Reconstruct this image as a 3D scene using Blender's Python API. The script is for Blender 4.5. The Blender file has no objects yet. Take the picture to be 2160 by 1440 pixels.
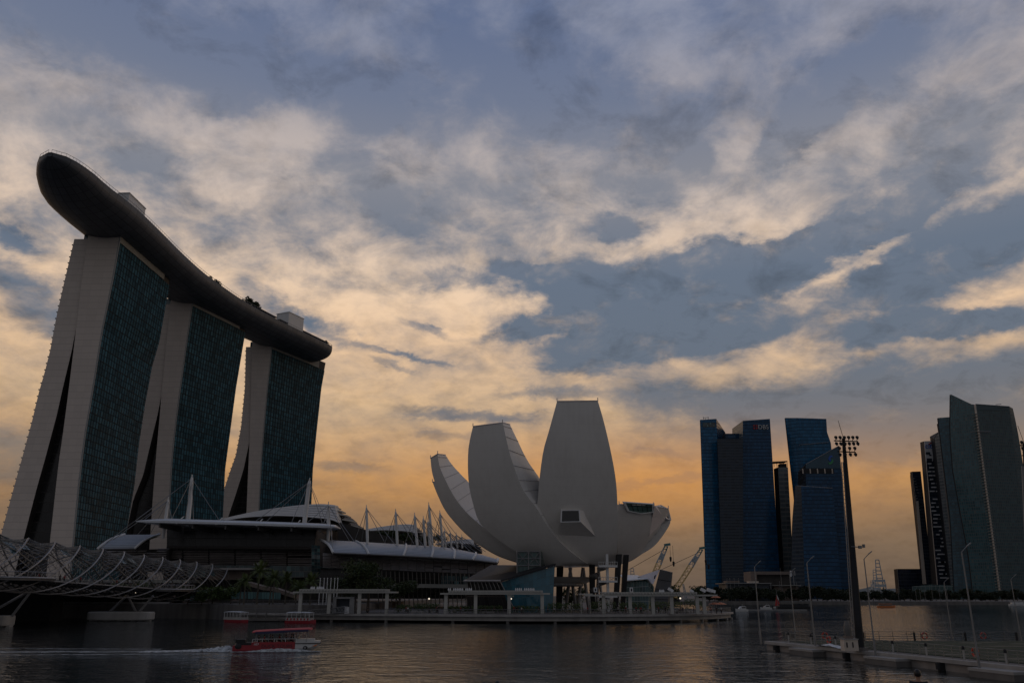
import bpy, bmesh, math, random
from math import radians, sin, cos, tan, atan2, sqrt, pi, floor
from mathutils import Vector, Matrix

# ------------------------------------------------------------------ camera
F_PX, PIT, CAM_H = 1743.0, radians(17.03), 6.5
cp_, sp_ = cos(PIT), sin(PIT)
scene = bpy.context.scene
COL = scene.collection
cam_d = bpy.data.cameras.new("camera"); cam = bpy.data.objects.new("camera", cam_d); COL.objects.link(cam)
cam_d.sensor_width = 36.0; cam_d.lens = 36.0 * F_PX / 2160.0
cam_d.clip_start = 0.5; cam_d.clip_end = 20000
cam.location = (0, 0, CAM_H); cam.rotation_euler = (pi / 2 + PIT, 0, 0)
scene.camera = cam

def ray(px, py):
    x = (px - 1080) / F_PX; y = (720 - py) / F_PX
    Y = cp_ - y * sp_; Z = sp_ + y * cp_
    return x / Y, Z / Y
def P(px, py, Y):
    u, v = ray(px, py); return Vector((u * Y, Y, CAM_H + v * Y))
def PZ(px, py, z):
    u, v = ray(px, py); Y = (z - CAM_H) / v; return Vector((u * Y, Y, z))
def PX(px, Y, z):
    return Vector(((px - 1080) / F_PX * (Y * cp_ + (z - CAM_H) * sp_), Y, z))

# ------------------------------------------------------------------ world
def srgb(r, g, b):
    f = lambda c: (c / 255 / 12.92) if c / 255 <= .04045 else ((c / 255 + .055) / 1.055) ** 2.4
    return (f(r), f(g), f(b), 1)

world = bpy.data.worlds.new("World"); scene.world = world; world.use_nodes = True
W = world.node_tree; W.nodes.clear()
def N(t, tree=None, **kw):
    n = (tree or W).nodes.new(t)
    for k, v in kw.items(): setattr(n, k, v)
    return n
def setin(tree, n, i, val):
    if hasattr(val, "is_output") or isinstance(val, bpy.types.NodeSocket): tree.links.new(val, n.inputs[i])
    else: n.inputs[i].default_value = val
def M(op, a, b=None, c=None, tree=None, clamp=False):
    t = tree or W; n = N("ShaderNodeMath", t, operation=op, use_clamp=clamp)
    setin(t, n, 0, a)
    if b is not None: setin(t, n, 1, b)
    if c is not None: setin(t, n, 2, c)
    return n.outputs[0]
def VM(op, a, b=None, tree=None, out=0):
    t = tree or W; n = N("ShaderNodeVectorMath", t, operation=op)
    setin(t, n, 0, a)
    if b is not None: setin(t, n, 1, b)
    return n.outputs[out]
def ramp(tree, fac, stops, interp='LINEAR'):
    n = N("ShaderNodeValToRGB", tree); n.color_ramp.interpolation = interp
    e = n.color_ramp.elements
    while len(e) < len(stops): e.new(0.5)
    for el, (p, c) in zip(e, stops): el.position = p; el.color = c
    setin(tree, n, 0, fac); return n.outputs[0]
def mix(tree, f, a, b, blend='MIX'):
    n = N("ShaderNodeMix", tree, data_type='RGBA', blend_type=blend)
    setin(tree, n, 0, f); setin(tree, n, 6, a); setin(tree, n, 7, b); return n.outputs[2]
def noise(tree, vec, scale, detail=6, rough=.55, dist=0.0, lac=2.0, out=0):
    n = N("ShaderNodeTexNoise", tree); setin(tree, n, 'Vector', vec)
    n.inputs['Scale'].default_value = scale; n.inputs['Detail'].default_value = detail
    n.inputs['Roughness'].default_value = rough; n.inputs['Distortion'].default_value = dist
    n.inputs['Lacunarity'].default_value = lac
    return n.outputs[out]

SUN_AZ, SUN_EL = 62.0, 6.0       # degrees: right of the view direction, low, behind cloud
tc = N("ShaderNodeTexCoord"); D = tc.outputs['Generated']
sep = N("ShaderNodeSeparateXYZ"); W.links.new(D, sep.inputs[0])
dx, dy, dz = sep.outputs
AZ = M('MULTIPLY', M('ARCTAN2', dx, dy), 57.29578)
EL = M('MULTIPLY', M('ARCSINE', dz), 57.29578)
# cloud-deck coordinates: a layer high above, so shapes flatten towards the horizon
zc = M('ADD', M('MAXIMUM', dz, 0.0), 0.34)
cmb = N("ShaderNodeCombineXYZ"); setin(W, cmb, 0, M('DIVIDE', dx, zc)); setin(W, cmb, 1, M('DIVIDE', dy, zc))
DECK = cmb.outputs[0]
wn = noise(W, DECK, 7.5, 7, .62, 0.3, out=1)
wn2 = noise(W, DECK, 24, 5, .6, 0.2, out=1)
wn = VM('ADD', wn, VM('MULTIPLY', VM('SUBTRACT', wn2, (.5, .5, .5)), (.6, .6, .6)))
sepw = N("ShaderNodeSeparateColor"); W.links.new(wn, sepw.inputs[0])
flat = M('MULTIPLY_ADD', EL, 0.02, 0.2, clamp=False)
wA = M('MULTIPLY_ADD', M('SUBTRACT', sepw.outputs[0], .5), 4.0, AZ)
wE = M('ADD', M('MULTIPLY', M('MULTIPLY', M('SUBTRACT', sepw.outputs[1], .5), 4.0), flat), EL)
cv = N("ShaderNodeCombineXYZ"); setin(W, cv, 0, wA); setin(W, cv, 1, wE); AE = cv.outputs[0]

def azel(px, py):
    u, v = ray(px, py); return math.degrees(math.atan(u)), math.degrees(math.atan(v / sqrt(1 + u * u)))
# dark cloud masses: where in the picture (px), half sizes (px), tilt (deg, clockwise in the picture), weight
CLOUDS = [
 (380,110,520,105,3,1.15),(1060,160,300,95,16,.78),(1330,195,130,60,20,.5),(1130,20,90,50,35,.55),
 (760,345,85,55,20,.6),(900,430,230,60,5,.3),(1130,330,260,90,10,.36),(230,250,200,40,8,.25),
 (1930,80,230,80,-10,.62),(1500,60,160,50,0,.35),(2080,270,230,70,-5,.32),(60,240,160,60,5,.3),
 (1385,425,65,42,10,.62),(1455,325,40,28,20,.55),(1650,300,60,36,-35,1.3),(1410,268,60,14,5,.5),(1730,255,70,22,-30,.45),
 (1310,485,66,24,5,1.1),(1450,355,60,40,0,.3),(1300,395,80,30,0,.35),
 (1760,505,250,40,-17,1.6),(1880,460,120,26,-18,.9),(1620,560,200,34,-14,.8),(1540,548,95,34,8,1.1),(1230,595,150,40,4,.95),(1340,650,200,85,-4,1.3),(1130,690,95,17,-12,.85),
 (1480,650,170,90,-20,.8),(1330,735,170,28,0,.75),(1210,777,75,13,5,.55),
 (2050,522,200,50,-15,1.5),(1910,612,85,40,-14,1.0),(1990,686,220,24,2,1.2),(1660,690,140,26,-8,.35),
 (2060,785,230,42,-4,.78),(1810,770,85,26,-8,.68),(1740,850,330,46,3,.7),(1480,845,200,36,8,.55),(2100,900,160,60,0,.6),(1900,930,140,30,-4,.4),
 (30,590,110,26,14,.7),(70,660,110,26,8,.55),(10,505,70,20,20,.7),(330,345,110,18,4,.4),(480,455,420,70,4,.30),(960,480,240,60,6,.35),(300,520,120,30,0,.25),(1900,310,260,60,-8,.28),(1700,170,280,60,0,.3),(2050,420,120,40,-10,.2),(260,430,320,120,0,.2),(1920,525,270,26,-27,.4),(1690,640,60,26,-20,.25),(1850,700,340,120,0,.16),(1900,580,170,36,-16,.42),(2090,610,120,50,-8,.25),(1820,935,430,46,0,.62),(1480,905,150,24,4,.3),(1800,340,330,110,-8,.24),(1560,240,150,40,0,.25),
 (570,640,85,24,28,.6),(680,692,80,17,18,.6),(510,310,40,14,0,.4),(20,960,120,60,0,.75),(90,700,60,12,0,.3),
 (1000,878,130,11,2,.7),(930,920,60,8,0,.4),(740,982,70,9,2,.6),(850,742,90,7,12,.6),(900,690,55,7,12,.5),(830,765,50,6,14,.4),(1400,1012,110,8,-3,.65),(1380,960,60,7,0,.3),
 (1150,830,100,11,-3,.5),(700,600,160,18,6,.2),(950,590,120,16,-8,.45),(1100,570,60,15,10,.6),
]
# bright gaps
GAPS = [(1500,500,140,22,0,.4),(800,640,260,40,4,.35),(1450,470,60,30,0,.3),(2085,640,70,14,-10,.35),(1730,592,110,6,-16,.15),(2090,395,130,12,-14,.2),(1620,400,100,24,0,.2),
        (560,300,230,36,-6,.5),(620,250,90,30,-20,.3),(1180,690,60,12,-20,.5),(1120,640,60,20,0,.4)]
acc = 0.0
for lst, sg in ((CLOUDS, 1), (GAPS, -1)):
    for (px, py, sx, sy, rot, amp) in lst:
        a0, e0 = azel(px, py)
        a1, e1 = azel(px + 1, py); a2, e2 = azel(px, py - 1)
        kx = abs(a1 - a0); ky = abs(e2 - e0)
        sxd, syd = sx * kx, sy * ky
        t = radians(-rot)
        d = VM('SUBTRACT', AE, (a0, e0, 0))
        q1 = VM('DOT_PRODUCT', d, (cos(t) / sxd, sin(t) / sxd, 0), out=1)
        q2 = VM('DOT_PRODUCT', d, (-sin(t) / syd, cos(t) / syd, 0), out=1)
        q = M('MULTIPLY_ADD', q1, q1, M('MULTIPLY', q2, q2))
        acc = M('MULTIPLY_ADD', M('POWER', 0.55, M('POWER', q, 1.5)), amp * sg, acc)
fine = noise(W, DECK, 8.5, 9, .62, 0.25)
strk = N("ShaderNodeVectorMath", operation='MULTIPLY'); W.links.new(AE, strk.inputs[0]); strk.inputs[1].default_value = (.05, .21, 0)
bands = noise(W, strk.outputs[0], 1.6, 6, .6, .4)
broad = noise(W, VM('ADD', DECK, (7.3, 2.1, 0)), 1.9, 5, .55)
nz = M('MULTIPLY_ADD', M('SUBTRACT', fine, .5), 2.9, M('MULTIPLY', M('SUBTRACT', broad, .5), .25))
nz = M('MULTIPLY_ADD', M('SUBTRACT', bands, .5), M('MULTIPLY_ADD', EL, -.02, .75), nz)
nz = M('MULTIPLY', nz, M('MINIMUM', 1.0, M('MAXIMUM', .5, M('MULTIPLY_ADD', EL, .06, -.3))))
dens = M('ADD', M('ADD', M('MINIMUM', M('MULTIPLY', acc, 1.0), .98), .25), nz)
mr = N("ShaderNodeMapRange", interpolation_type='SMOOTHSTEP'); setin(W, mr, 0, dens); mr.inputs[1].default_value = -.25; mr.inputs[2].default_value = 1.2
DENS = mr.outputs[0]
E01 = M('DIVIDE', EL, 60.0, clamp=True)
k = 1 / 60
lit = ramp(W, E01, [(0, srgb(92, 78, 68)), (3.2 * k, srgb(114, 94, 76)), (5.2 * k, srgb(140, 110, 80)), (7.4 * k, srgb(184, 138, 86)), (9.3 * k, srgb(192, 153, 110)), (12 * k, srgb(206, 172, 132)),
                    (16.5 * k, srgb(222, 187, 150)), (21 * k, srgb(220, 193, 166)), (27 * k, srgb(188, 174, 165)), (32 * k, srgb(156, 150, 152)), (37 * k, srgb(134, 138, 154)), (46 * k, srgb(104, 116, 142)), (1, srgb(74, 90, 122))])
shd = ramp(W, E01, [(0, srgb(82, 71, 64)), (5 * k, srgb(106, 90, 79)), (8 * k, srgb(124, 110, 98)), (11.5 * k, srgb(104, 105, 110)), (15 * k, srgb(94, 103, 116)), (21 * k, srgb(94, 105, 121)),
                    (28 * k, srgb(122, 124, 133)), (33 * k, srgb(102, 111, 132)), (39 * k, srgb(88, 101, 130)), (1, srgb(66, 76, 104))])
tex = M('MULTIPLY_ADD', M('SUBTRACT', noise(W, VM('ADD', DECK, (3.1, 9.2, 0)), 9.0, 8, .66, .3), .5), 1.5, 1.0)
shd = mix(W, 1.0, shd, mix(W, tex, (0, 0, 0, 1), (1, 1, 1, 1)), 'MULTIPLY')
lv = M('MULTIPLY_ADD', M('SUBTRACT', noise(W, VM('ADD', DECK, (11.7, 4.4, 0)), 13.0, 8, .62, .2), .5), .9, .97)
lit = mix(W, 1.0, lit, mix(W, lv, (0, 0, 0, 1), (1, 1, 1, 1)), 'MULTIPLY')
sky = mix(W, DENS, lit, shd)
# orange afterglow low in the sky is strongest between the museum and the city
glow = M('MULTIPLY', M('POWER', 0.4, M('POWER', M('DIVIDE', M('SUBTRACT', AZ, 9.0), 17.0), 2.0)), M('POWER', 0.4, M('POWER', M('DIVIDE', M('SUBTRACT', EL, 7.4), 2.6), 2.0)))
sky = mix(W, M('MULTIPLY', glow, .42), sky, srgb(206, 136, 58))
# away from the sunset the sky falls to plain dusk blue
back = N("ShaderNodeMapRange", interpolation_type='SMOOTHSTEP'); setin(W, back, 0, dy); back.inputs[1].default_value = .62; back.inputs[2].default_value = -.35
dusk = ramp(W, E01, [(0, srgb(92, 88, 86)), (.12, srgb(116, 111, 108)), (.4, srgb(138, 133, 130)), (1, srgb(92, 98, 114))])
sky = mix(W, back.outputs[0], sky, mix(W, M('MULTIPLY', fine, .7), dusk, srgb(66, 78, 98)))
# below the horizon: dark
low = N("ShaderNodeMapRange"); setin(W, low, 0, EL); low.inputs[1].default_value = -.5; low.inputs[2].default_value = 0
sky = mix(W, low.outputs[0], (.02, .02, .02, 1), sky)
nish = N("ShaderNodeTexSky", sky_type='NISHITA', sun_disc=False)
nish.sun_elevation = radians(SUN_EL); nish.sun_rotation = radians(SUN_AZ)
addn = mix(W, .002, sky, nish.outputs[0], 'ADD')
bg = N("ShaderNodeBackground"); W.links.new(addn, bg.inputs[0]); bg.inputs[1].default_value = 1.18
wo = N("ShaderNodeOutputWorld"); W.links.new(bg.outputs[0], wo.inputs[0])
world.cycles.sampling_method = 'MANUAL'; world.cycles.sample_map_resolution = 512

# ------------------------------------------------------------------ sun and exposure
sun_d = bpy.data.lights.new("sun", 'SUN'); sun = bpy.data.objects.new("sun", sun_d); COL.objects.link(sun)
sun_d.energy = 0.04; sun_d.angle = radians(20); sun_d.color = (1, .72, .45)
sdir = Vector((sin(radians(SUN_AZ)) * cos(radians(SUN_EL)), cos(radians(SUN_AZ)) * cos(radians(SUN_EL)), sin(radians(SUN_EL))))
sun.rotation_euler = (-sdir).to_track_quat('-Z', 'Y').to_euler()
vs = scene.view_settings
vs.view_transform = 'Standard'; vs.look = 'None'; vs.exposure = 0.0; vs.gamma = 1.0; vs.use_curve_mapping = False
scene.cycles.max_bounces = 6; scene.cycles.diffuse_bounces = 2; scene.cycles.glossy_bounces = 3
scene.cycles.transparent_max_bounces = 8; scene.cycles.sample_clamp_indirect = 3

# ------------------------------------------------------------------ materials
MATS = {}
def base_mat(name):
    m = bpy.data.materials.new(name); m.use_nodes = True
    t = m.node_tree; b = t.nodes['Principled BSDF']; MATS[name] = m
    return m, t, b
def plain(name, rgb, rough=.6, metal=0.0, spec=.5, var=.25, nscale=1.5, bump=0.0, bscale=8.0, streak=False):
    """A surface with dirt-like variation of its own colour."""
    m, t, b = base_mat(name)
    co = N("ShaderNodeTexCoord", t).outputs['Object']
    if streak:
        s = N("ShaderNodeVectorMath", t, operation='MULTIPLY'); t.links.new(co, s.inputs[0]); s.inputs[1].default_value = (1, 1, .12); co2 = s.outputs[0]
    else: co2 = co
    n = noise(t, co2, nscale, 6, .6)
    c = Vector(rgb[:3])
    col = ramp(t, n, [(.25, (*(c * (1 - var)), 1)), (.75, (*(c * (1 + var)), 1))])
    t.links.new(col, b.inputs['Base Color'])
    b.inputs['Roughness'].default_value = rough; b.inputs['Metallic'].default_value = metal
    b.inputs['Specular IOR Level'].default_value = spec
    if bump:
        bn = N("ShaderNodeBump", t); bn.inputs['Strength'].default_value = bump; bn.inputs['Distance'].default_value = .1
        t.links.new(noise(t, co, bscale, 4, .6), bn.inputs['Height']); t.links.new(bn.outputs[0], b.inputs['Normal'])
    return m
def facade(name, glass, frame, lu=.08, lv=.12, var=.35, rough=.12, spec=.5, tilt=.03, lrough=.5, blank=0.0, blankcol=None):
    """Curtain wall read from the UV map: one unit is one bay by one storey."""
    m, t, b = base_mat(name)
    uv = N("ShaderNodeTexCoord", t).outputs['UV']
    s = N("ShaderNodeSeparateXYZ", t); t.links.new(uv, s.inputs[0])
    fu = M('FRACT', s.outputs[0], tree=t); fv = M('FRACT', s.outputs[1], tree=t)
    line = M('MAXIMUM', M('LESS_THAN', fu, lu, tree=t), M('LESS_THAN', fv, lv, tree=t), tree=t)
    cell = VM('FLOOR', uv, tree=t)
    wn = N("ShaderNodeTexWhiteNoise", t); t.links.new(cell, wn.inputs['Vector'])
    sc = N("ShaderNodeSeparateColor", t); t.links.new(wn.outputs['Color'], sc.inputs[0])
    g = Vector(glass[:3])
    big = noise(t, uv, .13, 3, .5)
    f = M('MULTIPLY_ADD', sc.outputs[0], .6, M('MULTIPLY', big, .5, tree=t), tree=t)
    gc = ramp(t, f, [(.15, (*(g * (1 - var)), 1)), (.85, (*(g * (1 + var)), 1))])
    if blank:
        gc = mix(t, M('LESS_THAN', sc.outputs[2], blank, tree=t), gc, (*blankcol[:3], 1))
    col = mix(t, line, gc, (*frame[:3], 1))
    t.links.new(col, b.inputs['Base Color'])
    t.links.new(M('MULTIPLY_ADD', line, lrough - rough, rough, tree=t), b.inputs['Roughness'])
    b.inputs['Specular IOR Level'].default_value = spec
    geo = N("ShaderNodeNewGeometry", t)
    off = VM('MULTIPLY', VM('SUBTRACT', wn.outputs['Color'], (.5, .5, .5), tree=t), (tilt, tilt, tilt), tree=t)
    t.links.new(VM('NORMALIZE', VM('ADD', geo.outputs['Normal'], off, tree=t), tree=t), b.inputs['Normal'])
    return m

plain('cladding_white', (.62, .60, .57), .55, var=.07, nscale=.25)
plain('joint_grey', (.36, .34, .325), .6, var=.1)
plain('museum_side', (.62, .56, .54), .55, var=.08, nscale=.3)
plain('white_paint', (.58, .58, .57), .45, var=.06, nscale=.6)
plain('white_roof', (.54, .56, .58), .4, var=.06, nscale=.4)
plain('cream_roof', (.52, .485, .43), .5, var=.06, nscale=.4)
plain('hull_metal', (.05, .055, .064), .5, metal=.2, var=.25, nscale=.15)
plain('dark_metal', (.03, .031, .034), .6, var=.3, nscale=.7, spec=.15)
plain('black', (.012, .012, .013), .7, var=.3)
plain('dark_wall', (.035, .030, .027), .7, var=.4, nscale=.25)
plain('brown_slat', (.22, .195, .185), .55, var=.3, nscale=.5)
plain('steel', (.30, .29, .285), .45, metal=.4, var=.15, nscale=.8)
plain('steel_dark', (.13, .125, .12), .5, metal=.4, var=.2, nscale=.8)
plain('galv', (.22, .22, .22), .45, metal=.5, var=.15, nscale=2)
plain('concrete', (.30, .285, .265), .85, var=.25, nscale=.5, bump=.2, streak=True)
plain('concrete_dark', (.13, .12, .11), .9, var=.4, nscale=.4, bump=.2, streak=True)
plain('rail_olive', (.20, .19, .16), .55, metal=.2, var=.2, nscale=2)
plain('weathered_concrete', (.22, .20, .185), .85, var=.35, nscale=.6, bump=.2, streak=True)
plain('pier_concrete', (.34, .325, .30), .8, var=.18, nscale=.35, bump=.2, streak=True)
plain('paving', (.11, .10, .095), .85, var=.2, nscale=.2)
plain('land', (.06, .06, .045), .95, var=.4, nscale=.05)
plain('timber', (.12, .095, .075), .8, var=.3, nscale=.8)
plain('pergola', (.38, .37, .335), .6, var=.08, nscale=.5)
plain('bark', (.07, .055, .042), .9, var=.3, nscale=4, bump=.4)
plain('palm_trunk', (.085, .075, .06), .9, var=.25, nscale=3, bump=.4)
plain('red_paint', (.26, .014, .022), .4, var=.12, nscale=1.2)
plain('red_canopy', (.42, .06, .06), .7, var=.15, nscale=.8)
plain('navy', (.02, .02, .06), .6, var=.2)
plain('white_hull', (.46, .46, .445), .35, var=.08, nscale=1.5)
plain('orange_paint', (.50, .14, .03), .5, var=.15)
plain('ring_red', (.48, .05, .025), .5, var=.2)
plain('yellow_paint', (.68, .48, .20), .5, var=.2, nscale=.3)
plain('teal_paint', (.06, .18, .18), .5, var=.2)
plain('crane_blue', (.34, .38, .40), .6, var=.15)
plain('brown_stone', (.16, .125, .105), .8, var=.2, nscale=.2)
plain('beige_stone', (.55, .47, .39), .75, var=.12, nscale=.08, streak=True)
plain('grey_stone', (.22, .22, .20), .7, var=.15, nscale=.1)
plain('crown_grey', (.03, .075, .11), .4, var=.2, nscale=.1)
plain('turf', (.020, .032, .013), .95, var=.5, nscale=1.2, bump=.4, bscale=20)
plain('worn', (.19, .17, .13), .95, var=.3, nscale=2)
plain('hill', (.10, .12, .12), .95, var=.2, nscale=.01)
plain('skin', (.30, .17, .11), .6, var=.08, nscale=12)
plain('hair', (.008, .007, .006), .5, var=.3, nscale=40)
plain('shirt_navy', (.012, .014, .022), .9, var=.3, nscale=20, bump=.2)
plain('cloth_red', (.28, .03, .03), .9, var=.2, nscale=10)
plain('cloth_white', (.45, .44, .42), .9, var=.2, nscale=10)
plain('cloth_dark', (.02, .02, .022), .9, var=.3, nscale=10)
plain('sign_white', (.62, .62, .62), .5, var=.05)
plain('logo_red', (.35, .02, .02), .5, var=.1)
plain('logo_grey', (.5, .49, .47), .5, var=.1)
plain('logo_blue', (.02, .10, .42), .4, var=.1)
plain('logo_green', (.04, .26, .10), .4, var=.1)
plain('dark_text', (.02, .012, .02), .6, var=.1)
plain('glass_black', (.006, .008, .010), .08, spec=.6, var=.3, nscale=.2)
plain('glass_green', (.05, .10, .09), .12, spec=.6, var=.2, nscale=.3)
plain('glass_teal', (.035, .085, .10), .1, spec=.6, var=.3, nscale=.3)

m, t, b = base_mat('museum_skin')
co = N("ShaderNodeTexCoord", t).outputs['Object']; sx_ = N("ShaderNodeSeparateXYZ", t); t.links.new(co, sx_.inputs[0])
st = N("ShaderNodeVectorMath", t, operation='MULTIPLY'); t.links.new(co, st.inputs[0]); st.inputs[1].default_value = (1, 1, .06)
streaks = noise(t, st.outputs[0], .9, 6, .65); blot = noise(t, co, .11, 5, .6)
jz = M('LESS_THAN', M('FRACT', M('MULTIPLY', sx_.outputs[2], .42, tree=t), tree=t), .035, tree=t)
pan = N("ShaderNodeTexWhiteNoise", t); t.links.new(VM('FLOOR', VM('MULTIPLY', co, (.28, .28, .42), tree=t), tree=t), pan.inputs['Vector'])
f = M('ADD', M('MULTIPLY', streaks, .5, tree=t), M('MULTIPLY_ADD', blot, .5, M('MULTIPLY_ADD', pan.outputs['Value'], .05, -.025, tree=t), tree=t), tree=t)
col = ramp(t, f, [(.25, (.58, .55, .51, 1)), (.5, (.66, .63, .585, 1)), (.75, (.70, .675, .635, 1))])
t.links.new(mix(t, M('MULTIPLY', jz, .09, tree=t), col, (.25, .24, .22, 1)), b.inputs['Base Color'])
b.inputs['Roughness'].default_value = .42; b.inputs['Specular IOR Level'].default_value = .35

facade('hotel_glass', (.026, .078, .104), (.008, .022, .030), .34, .12, var=.55, rough=.25, spec=.02, tilt=.02)
facade('hotel_edge', (.05, .09, .10), (.25, .26, .26), .05, .30, var=.3, rough=.2)
facade('hotel_wall', (.60, .525, .46), (.45, .395, .345), .012, .06, var=.04, rough=.6, spec=.3, tilt=.008, lrough=.7)
facade('city_blue', (.014, .10, .20), (.009, .052, .105), .06, .22, var=.3, rough=.15, spec=.3, tilt=.015)
facade('city_deep', (.011, .058, .125), (.007, .030, .066), .05, .25, var=.3, rough=.15, spec=.3, tilt=.015)
facade('city_louvre', (.010, .020, .034), (.040, .050, .064), .05, .42, var=.5, rough=.3, spec=.4, tilt=.01)
facade('city_pale', (.085, .105, .115), (.19, .195, .185), .06, .30, var=.3, rough=.4, spec=.4, tilt=.01)
facade('sail_glass', (.036, .092, .105), (.058, .080, .082), .22, .22, var=.4, rough=.14, spec=.5, tilt=.03, blank=.02, blankcol=(.10, .13, .12))
facade('sail_dark', (.024, .058, .066), (.042, .058, .058), .26, .24, var=.4, rough=.16, spec=.5, tilt=.03, blank=.03, blankcol=(.05, .10, .09))
facade('sail_blue', (.030, .085, .115), (.04, .07, .08), .1, .22, var=.4, rough=.14, spec=.5, tilt=.02)
facade('bank_dark', (.018, .026, .042), (.03, .04, .055), .06, .2, var=.4, rough=.15, spec=.5, tilt=.02)
facade('shop_glass', (.040, .070, .076), (.13, .125, .115), .06, .10, var=.7, rough=.12, spec=.5, tilt=.03, blank=.12, blankcol=(.10, .19, .19))
facade('teal_window', (.10, .19, .19), (.03, .04, .04), .12, .06, var=.35, rough=.2, spec=.3, tilt=.02)
facade('mall_glass', (.018, .018, .018), (.035, .030, .028), .05, .08, var=.5, rough=.2, spec=.4, tilt=.02)
facade('pavilion_glass', (.024, .098, .135), (.030, .085, .105), .05, .06, var=.3, rough=.1, spec=.5, tilt=.03)
facade('crystal_glass', (.035, .070, .068), (.16, .18, .17), .07, .08, var=.4, rough=.1, spec=.5, tilt=.03)
facade('roof_slats', (.32, .345, .38), (.15, .165, .18), .0, .25, var=.05, rough=.45, spec=.4, tilt=.0, lrough=.6)
facade('hull_panels', (.085, .094, .108), (.045, .050, .058), .06, .10, var=.18, rough=.45, spec=.25, tilt=.01)

m, t, b = base_mat('lamp_glow'); b.inputs['Emission Color'].default_value = (1, .86, .66, 1); b.inputs['Emission Strength'].default_value = 1.0
def leaf_mat(name, a, b_):
    m, t, b = base_mat(name)
    oi = N("ShaderNodeObjectInfo", t); co = N("ShaderNodeTexCoord", t).outputs['Object']
    n = noise(t, co, .9, 5, .7)
    f = M('MULTIPLY_ADD', oi.outputs['Random'], .35, M('MULTIPLY', n, .8, tree=t), tree=t)
    t.links.new(ramp(t, f, [(.2, (*a, 1)), (.8, (*b_, 1))]), b.inputs['Base Color'])
    b.inputs['Roughness'].default_value = .6; b.inputs['Specular IOR Level'].default_value = .25
    return m
leaf_mat('leaf', (.018, .028, .011), (.048, .066, .022))
leaf_mat('leaf_dark', (.010, .016, .008), (.026, .036, .015))
leaf_mat('leaf_palm', (.045, .065, .018), (.085, .11, .028))
leaf_mat('leaf_hedge', (.030, .055, .014), (.065, .095, .024))

# water: two sizes of wind ripple on a dark mirror
m, t, b = base_mat('water')
co = N("ShaderNodeTexCoord", t).outputs['Object']
st = N("ShaderNodeVectorMath", t, operation='MULTIPLY'); t.links.new(co, st.inputs[0]); st.inputs[1].default_value = (.75, 1, 1)
h = M('MULTIPLY_ADD', noise(t, st.outputs[0], .34, 3, .6, .8), 1.0, M('MULTIPLY', noise(t, st.outputs[0], 1.9, 3, .6, .5), .26, tree=t), tree=t)
patch = noise(t, st.outputs[0], .025, 3, .5)
bn = N("ShaderNodeBump", t); bn.inputs['Distance'].default_value = .30
t.links.new(M('MULTIPLY_ADD', patch, 1.4, .1, tree=t, clamp=True), bn.inputs['Strength']); t.links.new(h, bn.inputs['Height'])
t.nodes.remove(b); out_ = next(n for n in t.nodes if n.type == 'OUTPUT_MATERIAL')
fr_ = N("ShaderNodeFresnel", t); fr_.inputs[0].default_value = 1.42; t.links.new(bn.outputs[0], fr_.inputs['Normal'])
df = N("ShaderNodeBsdfDiffuse", t); df.inputs[0].default_value = (.008, .009, .008, 1)
gl = N("ShaderNodeBsdfGlossy", t); gl.inputs[0].default_value = (.92, .96, 1.0, 1); gl.inputs['Roughness'].default_value = .05; t.links.new(bn.outputs[0], gl.inputs['Normal'])
mx = N("ShaderNodeMixShader", t); t.links.new(fr_.outputs[0], mx.inputs[0]); t.links.new(df.outputs[0], mx.inputs[1]); t.links.new(gl.outputs[0], mx.inputs[2]); t.links.new(mx.outputs[0], out_.inputs[0])

# foam: broken white water, clear between the flecks
def foam(name, lo, hi, stretch):
    m, t, b = base_mat(name)
    co = N("ShaderNodeTexCoord", t).outputs['Object']
    st = N("ShaderNodeVectorMath", t, operation='MULTIPLY'); t.links.new(co, st.inputs[0]); st.inputs[1].default_value = stretch
    n = noise(t, st.outputs[0], 1.6, 8, .68, .5)
    mrn = N("ShaderNodeMapRange", t); setin(t, mrn, 0, n); mrn.inputs[1].default_value = lo; mrn.inputs[2].default_value = hi
    t.links.new(mrn.outputs[0], b.inputs['Alpha'])
    b.inputs['Base Color'].default_value = (.55, .58, .58, 1); b.inputs['Roughness'].default_value = .6
foam('foam_thick', .30, .62, (1, 1, 1)); foam('foam_thin', .40, .78, (.28, 1.3, 1))

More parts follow.
